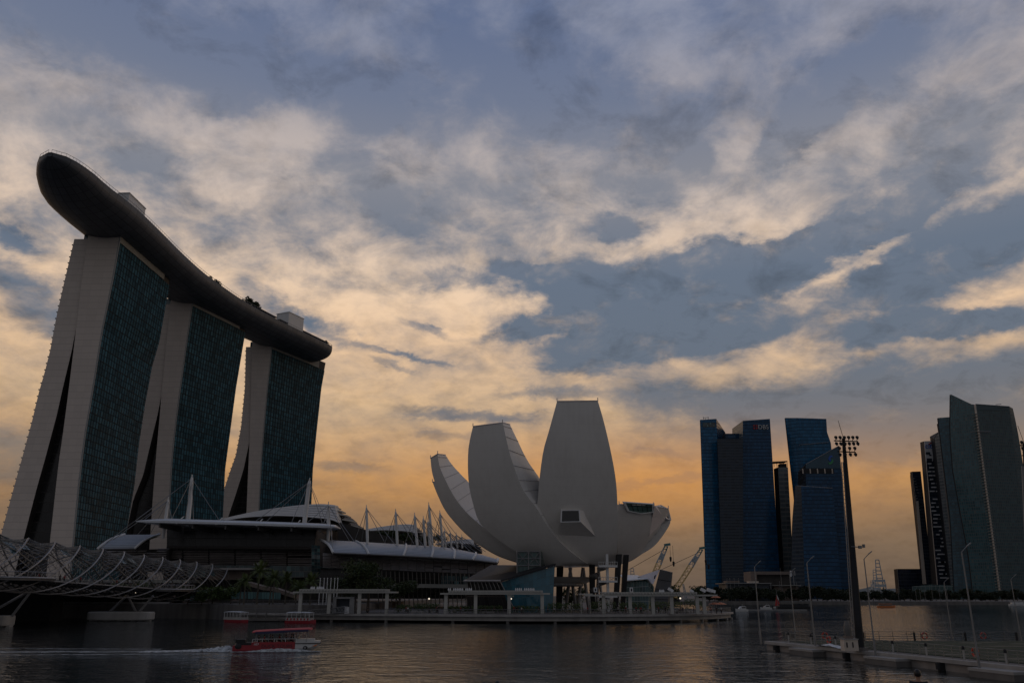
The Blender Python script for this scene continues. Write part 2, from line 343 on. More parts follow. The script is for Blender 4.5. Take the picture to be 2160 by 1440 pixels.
# ------------------------------------------------------------------ mesh helpers
class MB:
    def __init__(s): s.v = []; s.f = []; s.uv = {}
    def add(s, pts): i = len(s.v); s.v += [Vector(p) for p in pts]; return i
    def poly(s, pts, uv=None):
        i = s.add(pts); s.f.append(tuple(range(i, i + len(pts))))
        if uv: s.uv[len(s.f) - 1] = uv
        return s
    def prism(s, pts, vec):
        n = len(pts); vec = Vector(vec); i = s.add(list(pts) + [Vector(p) + vec for p in pts])
        s.f.append(tuple(range(i, i + n))); s.f.append(tuple(range(i + 2 * n - 1, i + n - 1, -1)))
        for k in range(n): a = i + k; b = i + (k + 1) % n; s.f.append((a, b, b + n, a + n))
        return s
    def box(s, x0, x1, y0, y1, z0, z1):
        return s.prism([(x0, y0, z0), (x1, y0, z0), (x1, y1, z0), (x0, y1, z0)], (0, 0, z1 - z0))
    def obox(s, c, ax, ay, az):
        c, ax, ay, az = map(Vector, (c, ax, ay, az)); o = c - ax / 2 - ay / 2 - az / 2
        return s.prism([o, o + ax, o + ax + ay, o + ay], az)
    def grid(s, rows, uvs=None, closed=False):
        nr, nc = len(rows), len(rows[0]); i = s.add([p for r in rows for p in r])
        for a in range(nr - 1):
            for b in range(nc if closed else nc - 1):
                b2 = (b + 1) % nc
                s.f.append((i + a * nc + b, i + a * nc + b2, i + (a + 1) * nc + b2, i + (a + 1) * nc + b))
                if uvs: s.uv[len(s.f) - 1] = [uvs[a][b], uvs[a][b2], uvs[a + 1][b2], uvs[a + 1][b]]
        return s
    def loft(s, loops, caps=True):
        i = len(s.v); n = len(loops[0]); s.grid(loops, closed=True)
        if caps: s.f.append(tuple(range(i + n - 1, i - 1, -1))); k = i + n * (len(loops) - 1); s.f.append(tuple(range(k, k + n)))
        return s
    def tube(s, path, r, n=6, caps=True):
        path = [Vector(p) for p in path]; loops = []; prev = None
        for k, p in enumerate(path):
            d = (path[min(k + 1, len(path) - 1)] - path[max(k - 1, 0)]).normalized()
            if prev is None:
                ref = Vector((0, 0, 1)) if abs(d.z) < .9 else Vector((1, 0, 0))
                a = d.cross(ref).normalized()
            else: a = (prev - d * prev.dot(d)).normalized()
            prev = a; b = d.cross(a); rr = r[k] if isinstance(r, (list, tuple)) else r
            loops.append([p + (a * cos(2 * pi * j / n) + b * sin(2 * pi * j / n)) * rr for j in range(n)])
        return s.loft(loops, caps)
    def ball(s, c, r, n=8, m=6, sc=(1, 1, 1)):
        c = Vector(c); loops = [[c + Vector((r * sin(pi * a / m) * cos(2 * pi * j / n) * sc[0], r * sin(pi * a / m) * sin(2 * pi * j / n) * sc[1], -r * cos(pi * a / m) * sc[2])) for j in range(n)] for a in range(1, m)]
        i = len(s.v); s.loft(loops, True); return s
    def build(s, name, mat, parent=None, smooth=False, recalc=True):
        me = bpy.data.meshes.new(name)
        off = Vector((0, 0, 0)); p = parent
        while p: off += p.location; p = p.parent
        me.from_pydata([v - off for v in s.v], [], s.f)
        if s.uv:
            lay = me.uv_layers.new(name="UVMap")
            for pi_, po in enumerate(me.polygons):
                u = s.uv.get(pi_)
                if u:
                    for k, li in enumerate(po.loop_indices): lay.data[li].uv = u[k]
        if recalc:
            bm = bmesh.new(); bm.from_mesh(me); bmesh.ops.remove_doubles(bm, verts=bm.verts, dist=1e-5); bmesh.ops.recalc_face_normals(bm, faces=bm.faces); bm.to_mesh(me); bm.free()
        me.materials.append(MATS[mat])
        if smooth:
            me.shade_smooth()
            try: me.set_sharp_from_angle(angle=radians(40))
            except Exception: pass
        o = bpy.data.objects.new(name, me); COL.objects.link(o)
        if parent: o.parent = parent
        return o
def tag(o, label=None, cat=None, group=None, kind=None):
    if label: o['label'] = label
    if cat: o['category'] = cat
    if group: o['group'] = group
    if kind: o['kind'] = kind
    return o
def thing(name, label, cat, loc=(0, 0, 0), group=None, rz=0):
    o = bpy.data.objects.new(name, None); COL.objects.link(o); o.empty_display_size = .5
    o.location = loc; o.rotation_euler = (0, 0, rz)
    return tag(o, label, cat, group)
KIDS = {}
def copy_tree(o, parent=None):
    c = o.copy(); COL.objects.link(c); c.parent = parent
    for ch in list(o.children): copy_tree(ch, c)
    return c
def place(proto, used, loc, rz=0, sc=1, label=None, group=None):
    """First call moves the prototype itself, later calls copy it with its parts."""
    o = proto if proto.name not in used else copy_tree(proto)
    used.add(proto.name)
    o.location = loc; o.rotation_euler = (0, 0, rz); o.scale = (sc, sc, sc) if not isinstance(sc, tuple) else sc
    if label: o['label'] = label
    if group: o['group'] = group
    return o
USED = set()
def lerp(a, b, t): return a + (b - a) * t
def poly_at(pts, n):
    """resample a pixel polyline to n points, even along its length"""
    L = [0]
    for a, b in zip(pts, pts[1:]): L.append(L[-1] + sqrt((a[0] - b[0]) ** 2 + (a[1] - b[1]) ** 2))
    out = []
    for k in range(n):
        d = L[-1] * k / (n - 1); i = 0
        while i < len(L) - 2 and L[i + 1] < d: i += 1
        f = (d - L[i]) / max(1e-9, L[i + 1] - L[i])
        out.append(tuple(lerp(pts[i][j], pts[i + 1][j], f) for j in range(len(pts[0]))))
    return out
def smooth_poly(pts, n):
    """Catmull-Rom through the points, n samples"""
    out = []; m_ = len(pts) - 1
    for k in range(n):
        t_ = k / (n - 1) * m_; i = min(int(t_), m_ - 1); f = t_ - i
        p0, p1, p2, p3 = pts[max(i - 1, 0)], pts[i], pts[i + 1], pts[min(i + 2, m_)]
        out.append(tuple(.5 * (2 * b_ + (c_ - a_) * f + (2 * a_ - 5 * b_ + 4 * c_ - d_) * f * f + (3 * b_ - a_ - 3 * c_ + d_) * f ** 3) for a_, b_, c_, d_ in zip(p0, p1, p2, p3)))
    return out
def text_part(s, mat, parent, origin, height, xdir=(1, 0, 0), name='lettering', depth=.05, squash=1.0):
    cu = bpy.data.curves.new(name, 'FONT'); cu.body = s; cu.size = 1; cu.extrude = .02
    o = bpy.data.objects.new(name, cu); COL.objects.link(o)
    dg = bpy.context.evaluated_depsgraph_get(); me = bpy.data.meshes.new_from_object(o.evaluated_get(dg)); me.name = name
    bpy.data.objects.remove(o)
    k = height / .7; x = Vector(xdir).normalized(); nrm = x.cross(Vector((0, 0, 1)))
    off = Vector((0, 0, 0)); p = parent
    while p: off += p.location; p = p.parent
    for v in me.vertices: c = v.co.copy(); v.co = Vector(origin) + x * c.x * k * squash + Vector((0, 0, 1)) * c.y * k + nrm * c.z * depth / .02 - off
    me.materials.clear(); me.materials.append(MATS[mat])
    r = bpy.data.objects.new(name, me); COL.objects.link(r); r.parent = parent
    return r

# ------------------------------------------------------------------ water and land
w = MB(); w.poly([(-6000, -400, 0), (6000, -400, 0), (6000, 9000, 0), (-6000, 9000, 0)])
tag(w.build('water', 'water'), kind='structure')
rim = [PZ(px, py, 2.0) for px, py in [(505, 1292), (640, 1293), (800, 1294), (1000, 1295.3), (1150, 1295.8), (1300, 1295.3), (1420, 1294.2), (1490, 1292.8), (1530, 1291.3), (1547, 1289.8)]]
rim = [Vector(p) for p in smooth_poly([tuple(p) for p in rim], 40)]
back = [Vector((rim[-1].x - .5, rim[-1].y + 7, 2.0)), Vector((rim[-1].x - 3, rim[-1].y + 16, 2.0)), Vector((rim[-1].x - 3, 300, 2.0)), Vector((78, 520, 2.0)), Vector((rim[0].x, 520, 2.0))]
pl = rim + back
m_ = MB(); m_.prism([p + Vector((0, 0, -.5)) for p in pl], (0, 0, .5))
ins = [Vector((p.x * .985 + .3, p.y + .8, .55)) for p in rim] + [p + Vector((0, 0, -1.45)) for p in back]
m_.prism([p for p in ins], (0, 0, .93))
for k in range(0, 40, 3):
    c = rim[k] + Vector((-.2, 2.2, 0)); m_.tube([(c.x, c.y, -.6), (c.x, c.y, .5)], .42, 8)
tag(m_.build('promenade', 'concrete'), kind='structure')
m_ = MB()
m_.prism([(p.x * .99, p.y + 3.0, 2.004) for p in rim] + [p + Vector((0, 0, .004)) for p in back], (0, 0, .02))
tag(m_.build('promenade_paving', 'paving'), kind='structure')
sw = [(-420, 256), (-100, 254), (-88, 250), (-74, 232), (-44, 223)]
m_ = MB(); m_.prism([(x, y, -1.5) for x, y in sw] + [(-44, 1200, -1.5), (-420, 1200, -1.5)], (0, 0, 5.5))
tag(m_.build('bayfront_land', 'concrete_dark'), kind='structure')
m_ = MB(); m_.prism([(-900, 1200, -1), (-40, 1200, -1), (-40, 519, -1), (78, 519, -1), (95, 620, -1), (95, 4200, -1), (-900, 4200, -1)], (0, 0, 2.9))
tag(m_.build('south_land', 'land'), kind='structure')
m_ = MB(); m_.prism([(96, 4200, -1), (96, 640, -1), (130, 612, -1), (250, 592, -1), (420, 588, -1), (900, 600, -1), (2600, 900, -1), (2600, 4200, -1)], (0, 0, 3.2))
tag(m_.build('far_shore', 'concrete_dark'), kind='structure')
m_ = MB(); rows = []
for j in range(14):
    rows.append([(900 + i * 26, 3300 + j * 60, 2.25 + max(0, 30 * math.exp(-((i - 24) / 11) ** 2) * math.exp(-((j - 7) / 4) ** 2) * (1 + .35 * sin(i * 1.7) * cos(j * 1.3)))) for i in range(48)])
m_.grid(rows); tag(m_.build('hills', 'hill', smooth=True), kind='structure')

# ------------------------------------------------------------------ hotel towers
def curve(pts):
    pts = sorted(pts, key=lambda q: q[1])
    def f(z):
        if z <= pts[0][1]: a, b = pts[0], pts[1]
        elif z >= pts[-1][1]: a, b = pts[-2], pts[-1]
        else:
            i = max(k for k in range(len(pts) - 1) if pts[k][1] <= z); a, b = pts[i], pts[i + 1]
        return a[0] + (b[0] - a[0]) * (z - a[1]) / (b[1] - a[1])
    return f
def on(Y, lst): return curve([(P(px, py, Y).x, P(px, py, Y).z) for px, py in lst])
def hotel(label, Y0, Y1, Le, Re, Lw, Rw, RF, zte, ztw, zap, crown=True):
    xLe, xRe, xLw, xRw, xRF = on(Y0, Le), on(Y0, Re), on(Y0, Lw), on(Y0, Rw), on(Y1, RF)
    sh = lambda z: xRF(z) - xRw(z)
    root = thing('hotel_tower', label, 'hotel tower', (xRw(2), Y0, 2), 'hotel towers under the roof deck')
    NF = 56; fl = (ztw - 2) / NF
    zs = [2 + fl * k for k in range(NF + 1)]; ze = [2 + (zte - 2) * k / (NF - 2) for k in range(NF - 1)]
    w_ = lambda z: max(xRe(z), xLw(z)) if z < zap else xLw(z)
    # west leg
    m = MB(); m.grid([[(lerp(w_(z), xRw(z), u), Y0 - .5, z) for u in (0, .5, 1)] for z in zs], [[(u * 3, k) for u in (0, .5, 1)] for k in range(NF + 1)])
    m.build('end_wall', 'hotel_wall', root)
    m = MB(); m.loft([[(w_(z), Y0 - .45, z), (xRw(z) - .05, Y0 - .45, z), (xRw(z) - .35, Y0 + .6, z), (xRw(z) + sh(z) - .35, Y1, z), (w_(z) + sh(z), Y1, z)] for z in zs])
    m.build('west_leg', 'dark_wall', root)
    nb = 22
    m = MB(); m.grid([[(xRw(z) + sh(z) * u, lerp(Y0 + .1, Y1, u), z) for u in [i / nb for i in range(nb + 1)]] for z in zs[:-2]], [[(i, k) for i in range(nb + 1)] for k in range(NF - 1)])
    m.build('glass_facade', 'hotel_glass', root)
    m = MB()
    for k in range(1, NF - 2, 2):
        z = zs[k]; a = xRw(z); b = a + sh(z)
        m.prism([(a, Y0 - .2, z), (a + .16, Y0 - .2, z), (b + .16, Y1 + .3, z), (b, Y1 + .3, z)], (0, 0, .14))
    m.build('floor_ledges', 'dark_metal', root)
    m = MB(); m.tube([(xRw(z) + .1, Y0 - .35, z) for z in zs[::4]], .38, 6); m.build('corner_trim', 'hotel_edge', root)
    if crown:
        z = zs[-3]; m = MB(); a, b = xRw(z), xRw(ztw)
        m.prism([(a - .4, Y0 - .3, z), (a + .5, Y0 - .3, z), (b + .5, Y0 - .3, ztw + .3), (b - .4, Y0 - .3, ztw + .3)], (sh(ztw) * .86, (Y1 - Y0) * .86, 0))
        m.build('crown_band', 'grey_stone', root)
    # east leg, leaning in
    m = MB(); m.grid([[(lerp(xLe(z), min(xRe(z), w_(z)) if z < zap else w_(z), u), Y0 + .5, z) for u in (0, .5, 1)] for z in ze], [[(u * 3, k) for u in (0, .5, 1)] for k in range(len(ze))])
    m.build('end_wall', 'hotel_wall', root)
    m = MB(); m.loft([[(xLe(z), Y0 + .55, z), (xRe(z) if z < zap else w_(z), Y0 + .55, z), ((xRe(z) if z < zap else w_(z)) + sh(z), Y1, z), (xLe(z) + sh(z), Y1, z)] for z in ze])
    m.build('east_leg', 'dark_wall', root)
    m = MB()
    for k in range(1, len(ze) - 1):
        z = ze[k]; a = xLe(z); m.prism([(a - .75, Y0 + .7, z), (a + .1, Y0 + .7, z), (a + .1 + sh(z), Y1, z), (a - .75 + sh(z), Y1, z)], (0, 0, .5))
    m.build('balcony_slabs', 'hotel_edge', root)
    # atrium glass between the legs
    za = [2 + (zap - 2) * k / 30 for k in range(31)]
    m = MB(); m.grid([[(lerp(xRe(z) - .3, xLw(z) + .3, u), Y0 + 5, z) for u in (0, .5, 1)] for z in za], [[(u * 4, k) for u in (0, .5, 1)] for k in range(31)])
    m.build('atrium_glass', 'mall_glass', root)
    # glazed lift lobby on the east leg's roof, and steel props up to the deck
    x0 = xLe(zte); m = MB(); m.box(lerp(x0, w_(zte), .55), w_(zte) - .2, Y0 + 2, Y0 + 14, zte, zte + 4.5); m.build('roof_lobby', 'glass_teal', root)
    for u, yy in ((.02, 2), (.98, 3), (1.0, 26), (.05, 40)):
        a = Vector((lerp(w_(ztw - 1), xRw(ztw - 1), u) + sh(ztw) * (yy / (Y1 - Y0)), Y0 + yy, ztw - .5)); m = MB(); m.tube([a, a + Vector((2 if u > .5 else -2.5, 1, 7))], .45, 6); m.build('prop', 'steel', root)
    return root
hotel('hotel tower nearest the bridge, its legs spread widest and the deck jutting out past it', 406.6, 470,
 [(154, 511), (147, 541), (134, 596), (118, 667), (105, 737), (93, 785), (82, 822), (66, 889), (46, 963), (29, 1024), (9, 1097)],
 [(172, 600), (165, 664), (150, 740), (133, 810), (118, 877), (95, 963), (76, 1030), (57, 1103)],
 [(187, 497), (172, 600), (165, 664), (156, 740), (144, 837), (134, 914), (125, 975), (118, 1036), (110, 1109)],
 [(256, 489), (235, 606), (215, 700), (196, 822), (180, 914), (168, 1005), (157, 1122)],
 [(361, 580), (336, 722), (321, 773), (306, 853), (293, 938), (284, 1021), (273, 1085)], 188.5, 193, P(165, 664, 406.6).z)
hotel('middle hotel tower, its lower glass mirroring dark shapes', 510.5, 568,
 [(322, 640), (313, 700), (306, 760), (297, 830), (288, 900), (274, 975), (258, 1040), (240, 1110)],
 [(346, 760), (342, 822), (331, 877), (319, 926), (301, 1002), (280, 1054), (268, 1112)],
 [(361, 631), (350, 740), (342, 822), (338, 871), (331, 950), (324, 1036), (319, 1109)],
 [(409, 622), (395, 713), (380, 822), (368, 914), (361, 990), (356, 1093)],
 [(519, 694), (513, 728), (498, 818), (485, 915), (475, 990), (473, 1031)], 188.5, 194, P(342, 822, 510.5).z)
hotel('hotel tower farthest from the bridge, at the curved stern of the deck', 609.7, 674,
 [(518, 741), (516, 818), (508, 900), (497, 960), (486, 990), (473, 1029), (462, 1062)],
 [(529, 860), (527, 925), (513, 990), (498, 1038), (481, 1089)],
 [(532, 731), (530, 800), (527, 925), (524, 990), (520, 1089)],
 [(575, 718), (564, 818), (556, 910), (550, 990), (546, 1074)],
 [(687, 769), (678, 818), (668, 910), (660, 990), (657, 1060)], 189, 194, P(527, 925, 609.7).z)

# ------------------------------------------------------------------ roof deck across the three towers
sp = thing('sky_deck', 'long boat shaped roof deck lying across the tops of the three hotel towers', 'roof deck', (-200, 410, 200))
Wl = [(-198.8, 375), (-197.4, 400), (-196.7, 425), (-196.4, 455), (-194.6, 487), (-191.2, 509), (-186.6, 534), (-180.6, 556.5), (-173.6, 578), (-165.6, 599), (-157.2, 621), (-147.1, 647)]
Wl = smooth_poly(Wl, 40); cen = []
for i, q in enumerate(Wl):
    a, b = Wl[max(i - 1, 0)], Wl[min(i + 1, 39)]; t_ = Vector((b[0] - a[0], b[1] - a[1])).normalized()
    cen.append((q[0] - t_.y * 19, q[1] + t_.x * 19, t_.x, t_.y))
front = [(-212.5, 338.0), (-213.2, 342), (-214, 347), (-215, 353), (-216, 360), (-217.2, 367)]
stat = [(x, y, .05, .9987) for x, y in front] + cen
last = cen[-1]; stat += [(last[0] + last[2] * d, last[1] + last[3] * d, last[2], last[3]) for d in (3, 6, 9, 11)]
S = [0]
for a, b in zip(stat, stat[1:]): S.append(S[-1] + sqrt((a[0] - b[0]) ** 2 + (a[1] - b[1]) ** 2))
tot = S[-1]
def halfw(s):
    w_ = 19.0
    if s < 66: w_ = 19 * sqrt(max(.003, 1 - (1 - s / 66) ** 2))
    if s > tot - 14: w_ = min(w_, 19 * sqrt(max(.05, 1 - ((s - tot + 14) / 14.5) ** 2)))
    return w_
def pt(st, off, z): return Vector((st[0] + st[3] * off, st[1] - st[2] * off, z))
loops, uvs, railW, railE = [], [], [], []
NC = 24
for st, s in zip(stat, S):
    hw = halfw(s); dep = 10.4 * (hw / 19) ** 1.1; lp = []
    for j in range(NC + 1):
        a = pi * j / NC; lp.append(pt(st, hw * cos(a) * (1 if 0 < j < NC else 1), 199.2 - dep * sin(a) ** .8))
    loops.append([pt(st, hw, 200.6)] + lp + [pt(st, -hw, 200.6)]); uvs.append([(s / 6, j * .5) for j in range(NC + 3)])
    railW.append(pt(st, hw - .3, 200.6)); railE.append(pt(st, -hw + .3, 200.6))
m = MB(); m.grid(loops, uvs); m.poly(loops[0]); m.poly(loops[-1]); m.build('hull', 'hull_panels', sp, smooth=True)
m = MB(); m.grid([[pt(st, halfw(s) * u, 200.0) for u in (-1, -.5, 0, .5, 1)] for st, s in zip(stat, S)]); m.build('deck_floor', 'paving', sp)
m = MB(); m.tube([p + Vector((0, 0, 0)) for p in railW], .32, 6); m.tube(railE, .32, 6); m.tube([railE[0], railW[0]], .3, 6); m.build('rim_trim', 'steel_dark', sp)
for rl in (railW, railE):
    m = MB(); m.tube([p + Vector((0, 0, 1.7)) for p in rl], .1, 5)
    for i in range(len(rl) - 1):
        for f in (0, .33, .66): p = rl[i].lerp(rl[i + 1], f); m.tube([p, p + Vector((0, 0, 1.7))], .07, 4)
    m.build('railing', 'steel', sp)
def lift_house(A, Bp, Cp, z0, z1, roof=True):
    h = MB(); A, Bp, Cp = Vector(A), Vector(Bp), Vector(Cp)
    for q in (A, Bp, Cp): q.z = z0
    h.prism([A, Bp, Bp + Cp - A, Cp], (0, 0, z1 - z0)); o = h.build('lift_house', 'white_paint', sp)
    h = MB(); d1 = (Bp - A).normalized(); d2 = (Cp - A).normalized()
    h.prism([A - d1 * .3 - d2 * .3, Bp + d1 * .3 - d2 * .3, Bp + Cp - A + d1 * .3 + d2 * .3, Cp - d1 * .3 + d2 * .3], (0, 0, .5))
    for v in h.v: v.z += z1 - z0
    h.build('coping', 'white_paint', o); return o
lift_house(PZ(273, 408, 212), PZ(307, 441, 212), PZ(250, 408.6, 212), 200, 212)
lift_house(PZ(610, 658.4, 213), PZ(641, 673, 213), PZ(584, 663, 213), 200, 213)
for (i0, i1, off, z, hgt) in ((15, 21, 12, 203.4, .35), (36, 45, 11, 204.2, .6), (31, 35, 13, 203.5, .5)):
    h = MB(); h.grid([[pt(stat[i], off + q, z), pt(stat[i], off + q, z + hgt)] for q in (0,) for i in range(i0, i1 + 1)])
    h = MB(); h.loft([[pt(stat[i], off - 3, z), pt(stat[i], off + 3.5, z - .2), pt(stat[i], off + 3.5, z + hgt - .2), pt(stat[i], off - 3, z + hgt)] for i in range(i0, i1 + 1)])
    for i in range(i0, i1 + 1, 2): h.tube([pt(stat[i], off + 2, 200), pt(stat[i], off + 2, z)], .15, 5)
    h.build('terrace_canopy', 'dark_metal', sp)

# ------------------------------------------------------------------ lotus museum
MC = Vector((12.0, 262.0, 0))
mu = thing('lotus_museum', 'pale lotus shaped museum of tall curved petals standing on the waterfront', 'museum', (12, 262, 2))
def bowl(px, py, extra=0.0, grow=1.0):
    Y = 235.0
    for _ in range(12):
        p = P(px, py, Y); z = min(max(p.z, 8.6), 59.9)
        r = 45 * sqrt(max(0, 1 - ((60 - z) / 52.0) ** 2)) * grow; dx_ = p.x - MC.x
        Y = lerp(Y, MC.y - sqrt(max(4, r * r - dx_ * dx_)) * .82 + extra, .6)
    return P(px, py, Y)
def petal(L, R, I=None, th=(13, 5), extra=0.0, n=26, dI=(16, 9), nc=9, name='petal'):
    L, R = smooth_poly(L, n), smooth_poly(R, n); I_ = smooth_poly(I, n) if I else None
    rows = []
    for k in range(n):
        t_ = k / (n - 1); row = []
        for j in range(nc):
            s_ = j / (nc - 1); row.append(bowl(lerp(L[k][0], R[k][0], s_), lerp(L[k][1], R[k][1], s_), extra))
        tk = lerp(th[0], th[1], t_ ** .8)
        inw = lambda p: Vector(((MC.x - p.x), (MC.y + 6 - p.y), 0)).normalized()
        rb = P(*I_[k], row[-1].y + lerp(dI[0], dI[1], t_)) if I_ else row[-1] + inw(row[-1]) * tk
        lb = row[0] + inw(row[0]) * tk + Vector((0, 2, 0))
        if lb.x > rb.x - .5: lb.x = rb.x - .5
        rows.append(row + [row[-1].lerp(rb, .02), rb, rb + Vector((-.2, .3, 0)), lb, row[0].lerp(lb, .02)])
    m = MB(); m.loft(rows); o = m.build(name, 'museum_skin', mu, smooth=True)
    # coping along the cut top
    top = rows[-1]; c = MB(); c.tube(top[:nc] + [top[nc + 1]], .16, 5)
    for q in (top[0], top[nc - 1]): c.tube([q, q + Vector((0, 0, .9))], .12, 4)
    c.build('coping', 'museum_side', o)
    if I_:
        c = MB()
        for k in range(n - 2, n // 3, -2):
            a, b = rows[k][nc], rows[k][nc + 1]; nrm = (b - a).cross(Vector((0, 0, 1))).normalized() * .06
            if nrm.y > 0: nrm = -nrm
            c.tube([a + nrm, b + nrm], .07, 4)
        c.build('panel_joints', 'joint_grey', o)
    return rows
P1L = [(1240, 1188), (1216, 1171), (1185, 1144), (1155, 1107), (1134, 1071), (1135, 1049), (1138, 1009), (1146, 951), (1158, 908), (1175, 846)]
P1R = [(1268, 1192), (1285, 1190), (1298, 1178), (1303, 1140), (1303, 1095), (1302, 1052), (1298.6, 1009), (1289.5, 957), (1274, 890), (1261, 845)]
petal(P1L, P1R, th=(16, 5), extra=.9)
P2L = [(1150, 1194), (1091, 1164), (1069, 1150), (1039, 1128), (1011, 1101), (997.6, 1061), (990, 1028), (987, 988), (988.5, 942), (997.6, 899)]
P2R = [(1240, 1189), (1214, 1171), (1183, 1144), (1153, 1107), (1133, 1073), (1106, 1037), (1091, 1003), (1075.5, 957), (1066.4, 918), (1060, 891)]
P2I = [(1244, 1186), (1222, 1165), (1200, 1130), (1180, 1100), (1162, 1066), (1148, 1032), (1138, 1008), (1112, 970), (1091, 927), (1075.5, 895)]
petal(P2L, P2R, P2I, extra=-1.6)
P3L = [(1110, 1190), (1075, 1179), (1048, 1168), (1014, 1147), (981, 1119), (947, 1080), (929, 1046), (916.7, 1015), (910.5, 991), (908, 966)]
P3R = [(1150, 1186), (1110, 1172), (1091, 1161), (1051, 1135), (1014, 1107), (984, 1080), (959.5, 1049), (941, 1015), (927, 982), (923, 957)]
P3I = [(1155, 1182), (1120, 1160), (1100, 1145), (1070, 1118), (1040, 1092), (1015, 1062), (995, 1025), (972, 1000), (953, 979), (939.6, 959)]
petal(P3L, P3R, P3I, extra=4.0, dI=(16, 8))
P3b = [(x - 4.5, y + 1) for x, y in P3L[:-2]]
petal(P3b, [(x + 9, y) for x, y in P3L[:-2]], extra=10.0, th=(10, 6))
P4L = [(1268, 1194), (1290, 1190), (1302, 1165), (1303, 1130), (1303, 1100), (1304, 1080), (1306, 1063)]
P4R = [(1290, 1193), (1330, 1183), (1352, 1165), (1366, 1140), (1373, 1110), (1377, 1088), (1378.5, 1065)]
petal(P4L, P4R, extra=5.0, th=(16, 9), nc=9)
P5L = [(1286, 1193), (1326, 1182), (1346, 1165), (1358, 1142), (1366, 1112), (1372, 1088), (1380, 1067)]
P5R = [(1290, 1194), (1328, 1184), (1354, 1168), (1381, 1150), (1405, 1119), (1414.5, 1098), (1410, 1072)]
petal(P5L, P5R, extra=8.0, th=(14, 8))
def framed(pts, Ys, mat, name='window', bars=0):
    """a glazed opening with a pale raised frame; pts in order round it"""
    q = [P(px, py, Y) for (px, py), Y in zip(pts, Ys)]; c = sum(q, Vector()) / len(q)
    nrm = (q[1] - q[0]).cross(q[2] - q[0]).normalized()
    if nrm.y > 0: nrm = -nrm
    inn = [p.lerp(c, .13) for p in q]
    m = MB(); n = len(q)
    for k in range(n):
        a, b = k, (k + 1) % n
        m.prism([q[a] + nrm * .25, q[b] + nrm * .25, inn[b] + nrm * .25, inn[a] + nrm * .25], -nrm * .6)
    fr = m.build(name, 'white_paint', mu)
    m = MB(); m.prism([p + nrm * .05 for p in inn], -nrm * .3); pn = m.build('pane', mat, fr)
    if bars:
        m = MB(); cen_ = c
        for k in range(1, bars + 1):
            f = k / (bars + 1); a = inn[0].lerp(inn[1], f); b = inn[-1].lerp(inn[2], f); m.tube([a + nrm * .12, b + nrm * .12], .09, 4)
        a = inn[0].lerp(inn[-1], .35); b = inn[1].lerp(inn[2], .35); m.tube([a + nrm * .12, b + nrm * .12], .09, 4)
        m.build('glazing_bars', 'dark_metal', fr)
    return q
y4 = bowl(1345, 1082, 5).y
framed([(1314, 1057.7), (1378, 1062), (1379, 1079.7), (1352, 1083), (1323, 1077)], [bowl(x_, y_, 5).y - .7 for x_, y_ in ((1314, 1062), (1376, 1066), (1376, 1079), (1352, 1083), (1323, 1077))], 'glass_green', bars=4)
y5 = bowl(1407, 1096, 8).y
framed([(1394, 1065), (1409, 1073), (1415, 1097), (1404, 1094)], [y5 - 2.5, y5 + 4, y5 + 1, y5 - 3], 'glass_black', bars=0)
# facet beside the last petal and the small boxed window on the big petal
m = MB(); a, b, c_, d_ = P(1381, 1066, y4 + 1), P(1394, 1064, y5 - 1.5), P(1403, 1095, y5 - 3), P(1369, 1131, bowl(1369, 1131, 5).y - .6)
e_ = P(1376, 1090, bowl(1376, 1090, 5).y - .3); m.poly([a, b, c_, e_]); m.poly([e_, c_, d_]); m.poly([a, e_, d_, a + Vector((2, 8, 0))]); m.poly([b, a, a + Vector((2, 8, 0)), b + Vector((2, 8, 0))])
m.build('side_facet', 'museum_side', mu)
yf = bowl(1203, 1100).y - 2.2
wq = [P(1183, 1075.5, yf + .3), P(1223, 1075, yf + .3), P(1225, 1100.5, yf), P(1182, 1101.5, yf)]
bk = [bowl(1183, 1073) + Vector((0, 1, 0)), bowl(1232, 1076) + Vector((0, 1, 0)), bowl(1256, 1130) + Vector((0, .4, 0)), bowl(1181, 1126) + Vector((0, .4, 0))]
m = MB(); i = m.add(wq + bk)
for f in ((0, 1, 2, 3), (1, 5, 6, 2), (2, 6, 7, 3), (3, 7, 4, 0), (0, 4, 5, 1)): m.f.append(tuple(i + k for k in f))
m.build('window_box', 'museum_skin', mu)
framed([(1183, 1075.5), (1223, 1075), (1225, 1100.5), (1182, 1101.5)], [yf + .3, yf + .3, yf, yf], 'glass_black')
